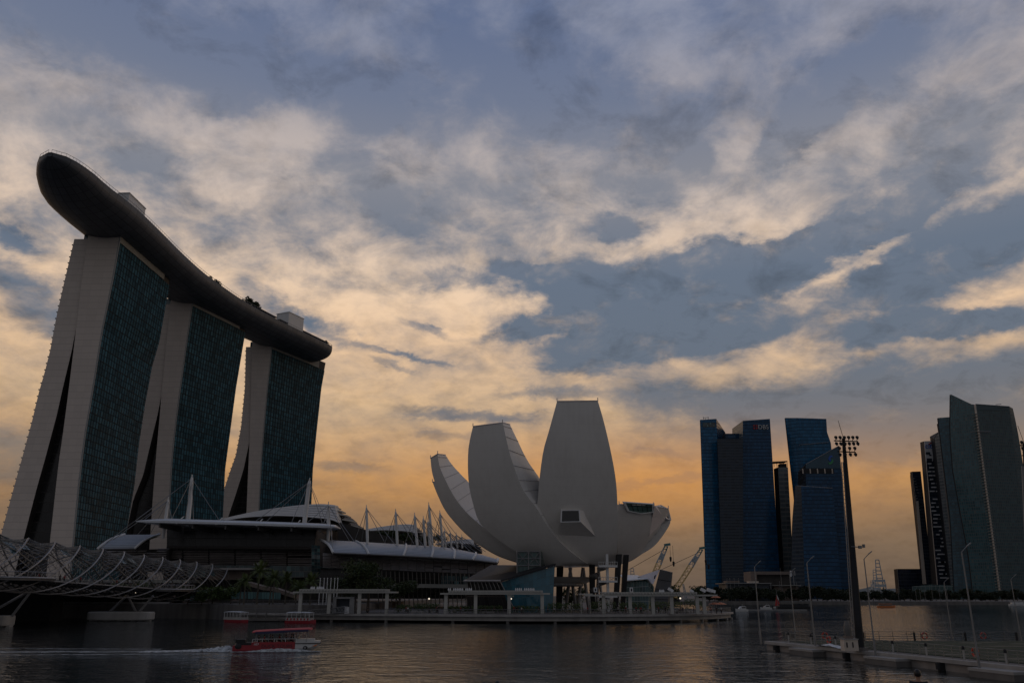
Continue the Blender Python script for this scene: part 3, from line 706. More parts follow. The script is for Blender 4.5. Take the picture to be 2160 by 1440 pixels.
# undercroft: ring, columns, lift shaft and stair landings
m = MB(); m.tube([(12 + 9 * cos(a), 258 + 9 * sin(a), 9.3) for a in [2 * pi * k / 24 for k in range(25)]], .45, 6); m.build('base_ring', 'steel', mu)
m = MB(); m.loft([[(12 + 15 * cos(a), 262 + 15 * sin(a), 11.5) for a in [2 * pi * k / 20 for k in range(20)]], [(12 + 8 * cos(a), 260 + 8 * sin(a), 9.0) for a in [2 * pi * k / 20 for k in range(20)]]]); m.build('bowl_base', 'museum_skin', mu)
for (x0, y0, x1, y1, Y, wd, mt) in ((1296, 1252, 1306, 1180, 246, .75, 'black'), (1311, 1252, 1321, 1181, 250, .7, 'black'), (1249, 1260, 1249, 1183, 250, .8, 'black'), (1178, 1262, 1182, 1188, 258, 1.0, 'black'),
                             (1192, 1262, 1204, 1200, 262, .5, 'steel'), (1216, 1262, 1202, 1200, 262, .5, 'steel'), (1216, 1262, 1230, 1200, 262, .5, 'steel'), (1242, 1262, 1230, 1200, 262, .5, 'steel'), (1257, 1262, 1263, 1200, 264, .45, 'steel'), (1272, 1262, 1262, 1200, 264, .45, 'steel')):
    m = MB(); a = P(x0, y0, Y); a.z = 1.4; b = P(x1, y1, Y)
    if mt == 'black': m.loft([[a + Vector((sx * wd * .8, sy * 1.1, 0)) for sx, sy in ((-1, -1), (1, -1), (1, 1), (-1, 1))], [b + Vector((sx * wd, sy * 1.4, 1.5)) for sx, sy in ((-1, -1), (1, -1), (1, 1), (-1, 1))]])
    else: m.tube([a, b + Vector((0, 0, .5))], wd, 8)
    m.build('column', mt, mu)
m = MB(); a = P(1283, 1262, 240); m.box(a.x - .35, a.x + .35, 239.5, 240.5, 1.4, P(1283, 1168, 240).z); sh_ = m.build('stair_mast', 'white_paint', mu)
for py in (1193.5, 1225.5, 1257):
    p0, p1 = P(1262, py, 240), P(1301, py, 240); m = MB(); m.box(p0.x, p1.x, 238.5, 243, p0.z - .3, p0.z + .25)
    for k in range(9): x_ = lerp(p0.x, p1.x, k / 8); m.tube([(x_, 238.7, p0.z), (x_, 238.7, p0.z + 1.1)], .05, 4)
    m.tube([(p0.x, 238.7, p0.z + 1.1), (p1.x, 238.7, p0.z + 1.1)], .06, 4); m.build('stair_landing', 'white_paint', mu)
m = MB(); rows = []
for k in range(40):
    a_ = k * .5; z_ = lerp(2, P(1283, 1195, 241).z, k / 39); rows.append([(a.x - 2.4 + r_ * cos(a_), 243 + r_ * sin(a_), z_) for r_ in (.3, 2.6)])
m.grid(rows); m.build('spiral_stair', 'steel', mu)

# ------------------------------------------------------------------ convention centre and mall
ml = thing('convention_centre', 'long dark waterfront convention centre under a pale flat wing canopy and curved white side roofs', 'convention centre', (-85, 300, 2))
# wing canopy
Yc = lambda px: lerp(268, 282, (px - 286) / 420)
def wing_row(px, yt, yb, back):
    f = P(px, yb, Yc(px)); h = P(px, yt, Yc(px)).z - f.z
    sec = []
    for d, up in ((0, 0), (.0, .45), (1.0, .8), (3.5, 1.05), (back * .6, 1.15), (back, .9), (back, .2), (back * .5, .15), (2.0, -.05)):
        sec.append((f.x, f.y + d, f.z + h * up))
    return sec
m = MB(); xs = [286, 290, 298, 320, 350, 420, 500, 600, 680, 700, 706]
top = {286: (1097.5, 1099.5), 290: (1095.5, 1100), 298: (1094.5, 1100.5), 320: (1092.5, 1101.5), 350: (1091.5, 1102.3), 420: (1094, 1104), 500: (1096, 1106), 600: (1099.5, 1109.5), 680: (1102.5, 1112), 700: (1105, 1112), 706: (1108, 1111)}
m.loft([wing_row(x, top[x][0], top[x][1], 20 if 295 < x < 690 else 10) for x in xs]); wing = m.build('wing_canopy', 'white_roof', ml, smooth=True)
for px in (372, 455, 541, 622):
    m = MB(); f = P(px, lerp(1102.5, 1112, (px - 350) / 330), Yc(px)); m.prism([(f.x - .2, f.y - .15, f.z - .1), (f.x + .25, f.y - .15, f.z - .1), (f.x + 1.0, f.y + 3, f.z + 2.3), (f.x + .55, f.y + 3, f.z + 2.3)], (0, .5, .2)); m.build('canopy_seam', 'cream_roof', wing)
m = MB()
for px in (330, 400, 470, 540, 610, 670):
    f = P(px, lerp(1102.5, 1112, (px - 350) / 330), Yc(px)); m.prism([(f.x, f.y + 2, f.z - 1.3), (f.x, f.y + 22, f.z - 1.5), (f.x, f.y + 22, f.z + .3), (f.x, f.y + 2, f.z + .1)], (.5, 0, 0))
m.build('canopy_beams', 'steel_dark', wing)
def wall_px(name, mat, pts, Y, depth, parent=ml, uv=None):
    q = [P(px, py, Y) for px, py in pts]; mm = MB(); mm.prism(q, (0, depth, 0))
    return mm.build(name, mat, parent)
def glass_px(name, mat, x0, x1, yt0, yt1, yb0, yb1, Y0, Y1, bays, storeys, parent=ml, arc=0.0):
    rows, uvs = [], []
    for j in range(storeys + 1):
        f = j / storeys; r, u = [], []
        for i in range(bays + 1):
            g = i / bays; Y = lerp(Y0, Y1, g) - arc * sin(pi * f)
            r.append(P(lerp(x0, x1, g), lerp(lerp(yb0, yb1, g), lerp(yt0, yt1, g), f), Y)); u.append((i, j))
        rows.append(r); uvs.append(u)
    mm = MB(); mm.grid(rows, uvs); return mm.build(name, mat, parent)
glass_px('upper_glass', 'mall_glass', 352, 664, 1100, 1104, 1152, 1154, 291, 296, 26, 3)
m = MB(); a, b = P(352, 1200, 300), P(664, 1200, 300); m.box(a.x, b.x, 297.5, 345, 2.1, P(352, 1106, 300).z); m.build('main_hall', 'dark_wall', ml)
m = MB(); m.prism([P(352, 1152, 288), P(668, 1154, 288), P(668, 1158, 288), P(352, 1156, 288)], (0, 6, 0)); m.build('gallery_ledge', 'dark_wall', ml)
def louvres(x0, x1, yt0, yt1, yb0, yb1, Y0, Y1, n, bays, seed=3, arc=3.0, name='louvre_screen'):
    rnd = random.Random(seed); mm = MB()
    for j in range(n):
        f = (j + .5) / n; bow = arc * sin(pi * (.15 + .7 * f))
        for i in range(bays):
            if rnd.random() < .03: continue
            q = []
            for g in ((i + .03) / bays, (i + .97) / bays):
                Y = lerp(Y0, Y1, g) - bow; py = lerp(lerp(yt0, yt1, g), lerp(yb0, yb1, g), f) + rnd.uniform(-.5, .5)
                q.append(P(lerp(x0, x1, g), py, Y))
            t_ = rnd.uniform(.10, .20)
            mm.prism([q[0], q[1], q[1] + Vector((0, .8, .28)), q[0] + Vector((0, .8, .28))], (0, .05, t_))
    mm.build(name, 'brown_slat', ml)
louvres(330, 660, 1157, 1158, 1193, 1196, 292, 296, 10, 6)
glass_px('podium_glass', 'shop_glass', 396, 704, 1191, 1194, 1217, 1217, 290, 294, 34, 2)
m = MB(); m.prism([P(440, 1197, 286), P(560, 1197, 286), P(560, 1201, 286), P(440, 1201, 286)], (0, 8, 0)); m.prism([P(535, 1187, 285), P(557, 1187, 285), P(557, 1191, 285), P(535, 1191, 285)], (0, 6, 0)); m.build('entrance_canopy', 'steel', ml)
m = MB(); m.prism([P(440, 1201, 290.5), P(530, 1201, 290.5), P(530, 1222, 290.5), P(440, 1222, 290.5)], (0, 1, 0)); m.build('recessed_front', 'brown_stone', ml)
# slim glazed bay between hall and mall
glass_px('corner_glass', 'shop_glass', 657, 675, 1149, 1150, 1206, 1206, 288, 287, 3, 8, arc=2.5)
# left curved roof
def roof(lower, upper, Yl, Yu, name, ribs=(), n=14, na=8, bulge=3.2, skew=0):
    lo, up = smooth_poly(lower, n), smooth_poly(upper, n); rows, uvs = [], []
    for i in range(n):
        g = i / (n - 1); ya, yb = lerp(*Yl, g), lerp(*Yu, g); r, u = [], []
        for j in range(na + 1):
            f = j / na; lift = sin(pi * f) * bulge
            p = P(lerp(lo[i][0], up[i][0], f) + lift * skew, lerp(lo[i][1], up[i][1], f) - lift, lerp(ya, yb, f ** 1.6)); r.append(p); u.append((g * 20, f * 11))
        rows.append(r); uvs.append(u)
    mm = MB(); mm.grid(rows, uvs); o = mm.build(name, 'roof_slats', ml, smooth=True)
    mm = MB(); mm.grid([[p + Vector((0, .3, -.55)) for p in r] for r in rows]); mm.build('soffit', 'dark_wall', o)
    for k in ribs:
        mm = MB(); i = k * (n - 1); i0 = min(int(i), n - 2); f = i - i0
        path = [rows[i0][j].lerp(rows[i0 + 1][j], f) + Vector((0, -.15, .1)) for j in range(na + 1)]; mm.tube(path, .42, 6); mm.build('roof_rib', 'white_paint', o)
    mm = MB(); mm.tube([r[0] for r in rows], .28, 5); mm.build('gutter', 'steel_dark', o)
    return rows
roof([(206, 1158), (284, 1157)], [(263, 1127), (337, 1127)], (272, 276), (288, 288), 'curved_roof', ribs=(0, 1), n=6, bulge=4, skew=-.6)
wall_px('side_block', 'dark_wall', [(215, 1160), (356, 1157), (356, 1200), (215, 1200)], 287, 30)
louvres(225, 350, 1161, 1160, 1195, 1195, 284, 286, 7, 6, seed=8)
roof([(703, 1166), (777, 1169), (844, 1172), (903, 1175), (953, 1178), (1000, 1181), (1049, 1187)], [(676, 1138), (749, 1141.5), (849, 1147.5), (905, 1151), (950, 1155.5), (1008, 1167), (1050, 1180)], (270, 305), (290, 318), 'curved_roof', ribs=(.0, .17, .35, .52, .68, .82, .99), n=30, bulge=3.5, skew=.9)
louvres(680, 1040, 1167, 1190, 1197, 1212, 276, 312, 10, 20, seed=5)
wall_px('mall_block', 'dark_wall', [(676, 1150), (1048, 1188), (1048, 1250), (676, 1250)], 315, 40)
glass_px('mall_front', 'mall_glass', 676, 1045, 1197, 1212, 1262, 1262, 282, 306, 44, 4)
m = MB()
for k in range(26):
    px = lerp(800, 1030, k / 25); Y = lerp(285, 300, k / 25); a = P(px, 1262, Y); b = P(px - 4, lerp(1203, 1211, k / 25), Y); m.tube([(a.x, a.y, 2), b], .16, 5)
m.build('raking_mullions', 'steel_dark', ml)
m = MB(); a, b = P(800, 1238, 276), P(1010, 1240, 284); m.prism([a, b, b + Vector((0, 12, 0)), a + Vector((0, 12, 0))], (0, 0, 1.2)); m.build('terrace_slab', 'grey_stone', ml)
glass_px('lobby_window', 'shop_glass', 930, 1005, 1213, 1216, 1236, 1236, 296, 300, 8, 2)
# roof masts with stays, each a mesh with its stays beneath it
def mast(px0, py0, px1, py1, Y, r, cables, lean=0):
    a, b = P(px0, py0, Y), P(px1, py1, Y + lean); mm = MB(); d = b - a
    mm.tube([a - d * .12, a.lerp(b, .1), a.lerp(b, .9), b], [r * .8, r, r * .85, r * .45], 8); mm.tube([b, b + d.normalized() * .9], r * .25, 4)
    o = mm.build('mast', 'white_paint', ml); mm = MB()
    for (cx, cy, cY) in cables: mm.tube([a.lerp(b, .97), P(cx, cy, cY)], .10, 4)
    mm.build('stays', 'galv', o)
mast(397, 1098, 405, 1006, 279, .75, [(286, 1097, 270), (362, 1094, 275), (391, 1094, 276), (408, 1095, 276), (462, 1096, 276), (205, 1158, 274)])
mast(345, 1126, 355, 1053, 280, .6, [(305, 1095, 272), (320, 1094, 275), (290, 1127, 284), (316, 1127, 285), (362, 1095, 276), (232, 1142, 278)])
mast(642, 1103, 653, 1013, 286, .8, [(540, 1098, 276), (615, 1101, 276), (690, 1104, 276), (680, 1104, 284), (560, 1101, 290)])
mast(692, 1136, 693, 1063, 288, .6, [(703, 1166, 271), (737, 1140, 289), (748, 1142, 272), (640, 1108, 283), (683, 1103, 280)])
prev = None
for (a, b, c_, d_, Y) in ((775, 1140, 773, 1070, 290), (838, 1145, 834.5, 1078, 293), (880, 1148, 874.5, 1086, 296), (897, 1149, 893, 1093, 300), (907, 1150, 903, 1099, 304), (912, 1150, 904.5, 1064, 306), (934, 1152, 928, 1081, 309), (940, 1152, 937, 1118, 330), (952, 1154, 949.5, 1123, 335), (964.5, 1153, 962.5, 1127, 340), (975, 1153, 974, 1131, 350)):
    mast(a, b, c_, d_, Y, .5 if Y < 320 else .4, [(a - 26 * 300 / Y, b, Y + 3), (a + 34 * 300 / Y, b + 1, Y), (a + 58 * 300 / Y, b + 10, Y - 10), (a - 12, b, Y + 6)])
# layered shell roofs of the theatres behind
def shell(label, o, sc, Y, n=6, steps=5):
    f_ = lambda x, y: (o[0] + (x - 464) * sc, o[1] + (y - 1094) * sc)
    top = smooth_poly([(464, 1094.5), (490.6, 1088), (541, 1077), (592, 1069), (642, 1063.4), (680, 1061.8), (706, 1064)], 22)
    bot = smooth_poly([(478, 1096), (505, 1092), (530, 1089.5), (582, 1087), (642, 1089.5), (693, 1094.5), (714, 1102)], 22)
    g = P(*f_(640, 1100), Y + 15); th = thing('theatre', label, 'theatre', (g.x, g.y, 4.0), 'theatres behind the mall')
    k1 = (P(700, 1060, Y).z - P(700, 1061, Y).z) * sc
    for k in range(n):
        rows = []
        for i in range(22):
            u, v = k / n, (k + .86) / n; a = f_(lerp(top[i][0], bot[i][0], u), lerp(top[i][1], bot[i][1], u)); c = f_(lerp(top[i][0], bot[i][0], v), lerp(top[i][1], bot[i][1], v)); Yk = Y - k * 2.0
            A, C_ = P(*a, Yk + 1.6), P(*c, Yk - .4)
            rows.append([C_, C_.lerp(A, .5) + Vector((0, -.35, .1)), A, A + Vector((0, 7, .3)), C_ + Vector((0, 7.5, -.1))])
        mm = MB(); mm.loft(rows); mm.build('shell_roof', 'cream_roof', th, smooth=True)
    for k in range(steps):
        e = ((711, 1068), (721, 1076), (732, 1085), (745, 1096.5), (756, 1109))[k]; s0 = (e[0] - 17 - k * 2, e[1] - 3.4); Yk = Y - k * 1.5 + 3; A, B_ = P(*f_(*s0), Yk), P(*f_(*e), Yk)
        mm = MB(); mm.prism([A, B_, B_ + Vector((-.2, 0, -2.4 * k1)), A + Vector((0, 0, -2.6 * k1))], (0, 9, 0)); bl_ = mm.build('roof_blade', 'cream_roof', th)
        mm = MB(); mm.tube([P(*f_(e[0] - 4, e[1] + 2), Yk + 1), P(*f_(e[0] - 9, e[1] + 8), Yk + 3)], .3 * sc, 5); mm.build('blade_strut', 'steel', bl_)
    mm = MB(); mm.prism([P(*f_(x_, y_), Y + 10) for x_, y_ in ((500, 1092), (560, 1078), (640, 1070), (690, 1068), (705, 1074), (712, 1078), (718, 1084), (724, 1092), (735, 1098), (742, 1108), (750, 1114), (750, 1135), (500, 1135))], (0, 35, 0)); mm.build('auditorium', 'dark_wall', th)
shell('theatre with a stack of cream curved roof blades behind the wing canopy', (464, 1094.5), 1.0, 330)
shell('smaller theatre with stacked cream roof blades between the white masts', (752, 1121), .50, 384, n=5)
shell('farthest bladed roof, seen past the last white masts beside the museum', (918, 1147), .33, 424, n=4)
# sloping grey parapet wall in front of the first theatre
wall_px('roof_parapet', 'dark_wall', [(712, 1100), (755, 1112), (850, 1140), (850, 1150), (712, 1139)], 322, 3)

# ------------------------------------------------------------------ glass entrance pavilion by the museum
pv = thing('entrance_pavilion', 'angular blue glass entrance pavilion with a dark sloping roof at the foot of the museum', 'pavilion', (-5, 240, 2.02))
def tri_grid(q00, q10, q11, q01, nu, nv):
    rows, uvs = [], []
    for j in range(nv + 1):
        f = j / nv; rows.append([q00.lerp(q10, i / nu).lerp(q01.lerp(q11, i / nu), f) for i in range(nu + 1)]); uvs.append([(i, j) for i in range(nu + 1)])
    return rows, uvs
gz = lambda px, Y: PX(px, Y, 2.02)
A_, B_, C_, D_ = gz(1077, 233), gz(1165, 231), P(1170, 1193, 233), P(1056, 1227, 232)
r_, u_ = tri_grid(A_, B_, C_, D_, 12, 5); m = MB(); m.grid(r_, u_); m.build('front_glass', 'pavilion_glass', pv)
E_, F_ = gz(985, 246), P(985, 1227, 246)
r_, u_ = tri_grid(E_, A_, D_, F_, 9, 2); m = MB(); m.grid(r_, u_); m.build('side_glass', 'glass_teal' if 0 else 'mall_glass', pv)
m = MB()
for k in range(10):
    f = k / 9; a = E_.lerp(A_, f); b = F_.lerp(D_, f); m.tube([a + Vector((1.5, -.4, 0)), b + Vector((0, -.4, 0))], .13, 5)
m.build('raking_mullions', 'steel', pv)
G_, H_ = P(1165, 1195, 256), P(1036, 1194, 268)
m = MB(); m.prism([F_ + Vector((-.8, -.8, 0)), D_ + Vector((0, -.8, 0)), C_ + Vector((.3, -.6, .2)), G_, H_], (0, 0, .45)); m.build('roof', 'dark_metal', pv)
m = MB(); m.tube([F_ + Vector((-.8, -.8, .3)), D_ + Vector((0, -.8, .3))], .28, 5); m.build('roof_edge', 'steel', pv)
m = MB(); m.prism([F_ + Vector((-.8, -.8, .47)), F_ + Vector((2.8, -.4, .5)), F_ + Vector((3.5, 4, 1.5)), F_ + Vector((.6, 3, 1.0))], (0, 0, .08)); m.build('pale_flashing', 'steel', pv)
m = MB(); m.prism([B_, B_ + Vector((1, 22, 0)), G_, C_], (.05, 0, 0)); m.build('end_glass', 'mall_glass', pv)
gx = thing('glass_lift_box', 'square glass lift shaft with white cross bracing under the museum bowl', 'lift shaft', tuple(gz(1115, 238)))
a, b = P(1090.5, 1163, 235), P(1139, 1162, 235); zb = 2.02
m = MB(); r_, u_ = tri_grid(Vector((a.x, 235, zb)), Vector((b.x, 235, zb)), b, a, 6, 8); m.grid(r_, u_)
r_, u_ = tri_grid(Vector((b.x, 235, zb)), Vector((b.x + 2, 245, zb)), b + Vector((2, 10, 0)), b, 4, 8); m.grid(r_, u_); m.grid(*tri_grid(Vector((a.x, 235, zb)), Vector((a.x, 245, zb)), a + Vector((0, 10, 0)), a, 4, 8)); m.build('glazing', 'crystal_glass', gx)
zt, z2 = a.z, P(1090, 1192, 235).z; m = MB(); xm = (a.x + b.x) / 2
for x_ in (a.x, xm, b.x): m.tube([(x_, 234.8, z2 - 3), (x_, 234.8, zt + .3)], .17, 5)
for z_ in (z2, (z2 + zt) / 2, zt): m.tube([(a.x, 234.8, z_), (b.x, 234.8, z_)], .15, 5)
for x0, x1 in ((a.x, xm), (xm, b.x)): m.tube([(x0, 234.75, z2), (x1, 234.75, zt)], .11, 4); m.tube([(x1, 234.75, z2), (x0, 234.75, zt)], .11, 4)
m.build('bracing', 'galv', gx)

# ------------------------------------------------------------------ crystal pavilion on the right of the museum
cr = thing('crystal_pavilion', 'faceted glass pavilion with a tilted dark prism and pale triangular roof beyond the museum columns', 'pavilion', (62, 300, 1.45))
z_ = 2.01; Yg = 292
q = [PX(1322, Yg, z_), PX(1368, Yg - 2, z_), P(1367, 1221, Yg + 2), P(1318, 1225, Yg + 2)]
m = MB(); m.grid(*tri_grid(*q, 8, 4)); m.build('glass_wall', 'crystal_glass', cr)
q2 = [q[1], PX(1380, Yg + 1, z_), P(1379, 1236, Yg), q[2]]
m = MB(); m.grid(*tri_grid(*q2, 3, 4)); m.build('glass_wall', 'crystal_glass', cr)
m = MB(); a, b, c_, d_ = P(1316, 1225, Yg + 1), P(1368, 1220.5, Yg + 1), P(1344, 1214, Yg + 18), P(1308, 1213, Yg + 22); m.prism([a, b, c_, d_], (0, .2, .3)); m.build('roof', 'white_roof', cr)
m = MB(); a, b, c_, d_ = P(1346, 1215.5, Yg + 6), P(1392, 1200, Yg + 4), P(1377.5, 1232, Yg), P(1364, 1220.5, Yg + 1); m.poly([a, b, c_, d_]); m.poly([a, b, b + Vector((2, 16, -.2)), a + Vector((2, 16, -.2))]); m.build('folded_roof', 'museum_side', cr)
m = MB(); m.prism([P(1380.5, 1214, Yg - .4), P(1384, 1211, Yg - .4), P(1382, 1219, Yg - .4), P(1379, 1221, Yg - .4)], (0, .3, 0)); m.build('emblem', 'dark_metal', cr)
m = MB(); m.loft([[PX(1371, Yg - 1, z_), PX(1407, Yg + 2, z_), PX(1412, Yg + 22, z_), PX(1380, Yg + 22, z_)], [P(1392, 1200.3, Yg + 2), P(1418, 1206.5, Yg + 5), P(1419, 1206, Yg + 24), P(1394, 1200, Yg + 22)]]); m.build('dark_prism', 'hull_metal', cr)
m = MB()
for f in (.25, .5, .75): m.tube([PX(1371, Yg - 1, z_).lerp(P(1392, 1200.3, Yg + 2), f) + Vector((0, -.1, 0)), PX(1407, Yg + 2, z_).lerp(P(1418, 1206.5, Yg + 5), f) + Vector((0, -.1, 0))], .08, 4)
m.build('cladding_joints', 'black', cr)

# ------------------------------------------------------------------ helix footbridge
hb = thing('helix_bridge', 'steel footbridge wrapped in twisting helix tubes running across the water to the promenade', 'footbridge', (-98, 220, 0))
def ax(Y): f = (Y - 150) / 120; return Vector((lerp(-108, -92, f) + 5 * f * (1 - f) * -1, Y, lerp(13.0, 9.2, max(0, f))))
HR, HPITCH = 5.6, 54.0
def helix(r, pitch, phase, hand, Y0, Y1, n):
    out = []
    for k in range(n + 1):
        Y = lerp(Y0, Y1, k / n); a = phase + hand * 2 * pi * Y / pitch; c = ax(Y); out.append(c + Vector((r * sin(a), 0, r * cos(a) + .6)))
    return out
YA, YB = 140, 268
for k in range(6):
    m = MB(); m.tube(helix(HR, HPITCH, 2 * pi * k / 6 + .4, -1, YA, YB, 90), .17, 6); m.build('outer_helix_tube', 'steel', hb, smooth=True)
for k in range(5):
    m = MB(); m.tube(helix(HR * .82, HPITCH * 1.02, 2 * pi * k / 5, 1, YA, YB, 90), .13, 5); m.build('inner_helix_tube', 'steel_dark', hb, smooth=True)
m = MB()
for k in range(6):
    for j in range(96):
        Y = lerp(YA, YB, j / 96); a = 2 * pi * k / 6 + .4 - 2 * pi * Y / HPITCH; c = ax(Y)
        if cos(a) < -.2: continue
        p = c + Vector((HR * sin(a), 0, HR * cos(a) + .6))
        for d in (-4.5, -2.2, 2.2, 4.5):
            a2 = a + d * .13; c2 = ax(min(max(Y + d, YA), YB)); m.tube([p, c2 + Vector((HR * .82 * sin(a2), 0, HR * .82 * cos(a2) + .6))], .045, 3, caps=False)
m.build('tie_rods', 'galv', hb)
m = MB(); rows = [[ax(Y) + Vector((x_, 0, z_)) for x_, z_ in ((-3.4, -2.5), (3.4, -2.5), (3.0, -3.1), (-3.0, -3.1))] for Y in [lerp(YA, YB, i / 30) for i in range(31)]]
m.loft(rows); m.build('deck', 'dark_metal', hb)
m = MB()
for sx in (-3.5, 3.5): m.tube([ax(lerp(YA, YB, i / 30)) + Vector((sx, 0, -2.45)) for i in range(31)], .17, 6)
m.build('edge_tubes', 'steel', hb)
for sx in (-3.3, 3.3):
    m = MB(); pts = [ax(lerp(YA, YB, i / 60)) + Vector((sx, 0, -2.5)) for i in range(61)]
    for hgt in (.35, .7, 1.15): m.tube([p + Vector((0, 0, hgt)) for p in pts], .03, 4)
    for p in pts: m.tube([p, p + Vector((0, 0, 1.15))], .04, 4)
    m.build('railing', 'steel_dark', hb)
m = MB()
for j in range(44):
    Y = lerp(YA, YB, j / 44); p0 = ax(Y)
    m.tube([p0 + Vector((-3.4, 0, -2.8)), p0 + Vector((0, 0, -4.6)), p0 + Vector((3.4, 0, -2.8))], .12, 5)
m.build('cross_ribs', 'steel_dark', hb)
m = MB()
for j in range(26):
    if j % 3 == 2: continue
    Y = lerp(YA + 6, YB - 6, j / 26); a0 = .5 * sin(j * 1.3) + .15
    rows = []
    for d in (0, 2.3):
        c = ax(Y + d); rows.append([c + Vector((HR * .8 * sin(a0 + s_), 0, HR * .8 * cos(a0 + s_) + .6)) for s_ in (-.5, -.15, .2, .55)])
    m.grid(rows)
m.build('shade_panels', 'glass_teal', hb)
for (px, py, w_, Y) in ((20, 1174, 9.5, 178), (340, 1206, 9.0, 238)):
    c = ax(Y) + Vector((2.6, 0, -2.3)); m = MB(); arcp = [c + Vector((6.2 * sin(t_), w_ * cos(t_), 0)) for t_ in [pi * i / 16 for i in range(17)]]
    m.prism([p + Vector((0, 0, -.5)) for p in arcp], (0, 0, .5)); pod = m.build('viewing_pod', 'steel_dark', hb)
    m = MB(); m.tube(arcp, .22, 6); m.tube([p + Vector((0, 0, 1.15)) for p in arcp], .06, 4)
    for p in arcp: m.tube([p, p + Vector((0, 0, 1.15))], .05, 4)
    m.build('pod_rail', 'steel', pod)
def pier(px, Y, wd, name):
    c = PX(px, Y, 0); mm = MB(); L = wd / 2; prof = []
    for k in range(28):
        a = 2 * pi * k / 28; prof.append((L * (abs(cos(a)) ** .45) * (1 if cos(a) > 0 else -1), 2.6 * (abs(sin(a)) ** .6) * (1 if sin(a) > 0 else -1)))
    mm.loft([[(c.x + x_ * s_, c.y + y_ * s_, z) for x_, y_ in prof] for z, s_ in ((.25, .97), (.5, 1), (2.0, 1), (2.3, .97))])
    for k in range(5): x_ = c.x + lerp(-L * .85, L * .85, k / 4); mm.tube([(x_, c.y, -1), (x_, c.y, .4)], .9, 8)
    o = mm.build('pile_cap', 'pier_concrete', hb); return c
c1 = pier(254, 228, 17, 'pile_cap'); c0 = pier(-8, 186, 6, 'pile_cap')
for (c, offs, Y) in ((c1, ((-3.2, 0), (3.8, 0), (4.6, 6.5)), 222), (c0, ((-3, 0), (3, 0)), 186)):
    for dx0, dx1 in offs:
        m = MB(); tp = ax(Y + dx1 * .8) + Vector((dx1 * .7 if dx1 else .8, 0, -4.3)); m.tube([(c.x + dx0, c.y, 2.2), tp], .3, 8); m.build('raking_column', 'steel', hb)
# road bridge beside it
rb = thing('road_bridge', 'dark concrete road bridge crossing behind the helix footbridge', 'bridge', (-125, 220, 0))
m = MB(); q = [(-150, 130), (-114, 130), (-112, 200), (-108, 262), (-104, 300), (-150, 300)]
m.prism([(x_, y_, 7.2) for x_, y_ in q], (0, 0, 1.6)); m.build('deck', 'concrete_dark', rb)
m = MB(); m.prism([(x_, y_, 5.9) for x_, y_ in [(-148, 130), (-118, 130), (-115, 262), (-110, 290), (-148, 290)]], (0, 0, 1.28)); m.build('girders', 'black', rb)
m = MB(); m.box(-148, -119, 224, 230, -1, 5.88); m.build('crosshead', 'black', rb); m = MB(); m.box(-190, -112, 271.3, 276, 1, 7.1); m.build('abutment', 'black', rb)
m = MB(); m.tube([(-114, 130, 9.9), (-112, 200, 9.9), (-108, 262, 9.9)], .08, 4)
for k in range(50): y_ = lerp(130, 262, k / 49); x_ = lerp(-114, -108, k / 49) - .3; m.tube([(x_, y_, 8.75), (x_, y_, 9.9)], .05, 4)
m.build('parapet_rail', 'steel_dark', rb)

# ------------------------------------------------------------------ city towers across the bay
def tower(name, label, cols, mats, uvs, D, group=None, cat='skyscraper', z0=2.3, roof='dark_metal'):
    """cols: [(px polyline from top to bottom, plane Y)], one facade between each two neighbours"""
    n = 14; C3 = []
    for pl_, Y in cols:
        q = [P(px, py, Y) for px, py in poly_at(pl_, n)]
        b = q[-1]; q.append(Vector((b.x + (b.x - q[-2].x) * (b.z - z0) / max(1, q[-2].z - b.z), Y, z0)) if b.z > z0 else b)
        C3.append(q[::-1])
    ctr = sum((c[0] for c in C3), Vector()) / len(C3)
    root = thing(name, label, cat, (ctr.x, ctr.y, z0), group)
    for k in range(len(C3) - 1):
        a, b = C3[k], C3[k + 1]; bu, fl = uvs[k]; rows, uv = [], []
        wd = (a[n // 2] - b[n // 2]).length
        for i in range(n + 1):
            r, u = [], []
            for j in range(9):
                g = j / 8; p = a[i].lerp(b[i], g); r.append(p); u.append((g * wd / bu, (p.z - z0) / fl))
            rows.append(r); uv.append(u)
        m = MB(); m.grid(rows, uv); m.build('facade', mats[k], root)
    m = MB(); back = Vector((0, D, 0)); rr = []
    for i in range(n + 1):
        front = [c[i] + Vector((0, 2.0, 0)) for c in C3]; Yb = max(c[i].y for c in C3) + D
        rr.append(front + [Vector((front[-1].x + 4, Yb, front[-1].z)), Vector((front[0].x * Yb / front[0].y + 2, Yb, front[0].z))])
    m.loft(rr); m.build('core', roof, root)
    return root
FIN = 'blue glass towers across the bay'
o = tower('office_tower', 'leftmost blue glass tower of the far cluster, sliced corner and antennae on its roof', [([(1477, 885), (1490, 1245)], 1000), ([(1511, 883), (1527, 1245)], 1000), ([(1530, 912), (1540, 1245)], 1035)], ['city_blue', 'city_deep'], [(3, 4.2), (3, 4.2)], 30, FIN)
m = MB()
for px in (1484, 1488, 1494): a = P(px, 884, 1008); m.tube([a, a + Vector((0, 0, 3 if px != 1488 else 1.5))], .25, 4)
m.tube([P(1483, 881, 1008), P(1495, 880, 1008)], .25, 4); m.build('antennae', 'dark_metal', o)
m = MB(); m.grid(*tri_grid(P(1482, 900, 999.5), P(1509, 900, 999.5), P(1509, 891, 999.5), P(1482, 891, 999.5), 9, 2)); m.build('sky_windows', 'shop_glass', o)
tower('apartment_tower', 'dark louvred tower wedged between two blue glass towers', [([(1513, 925), (1524, 1245)], 985), ([(1567, 925), (1568, 1245)], 985)], ['city_louvre'], [(4.5, 3.4)], 22, 'dark residential towers across the bay')
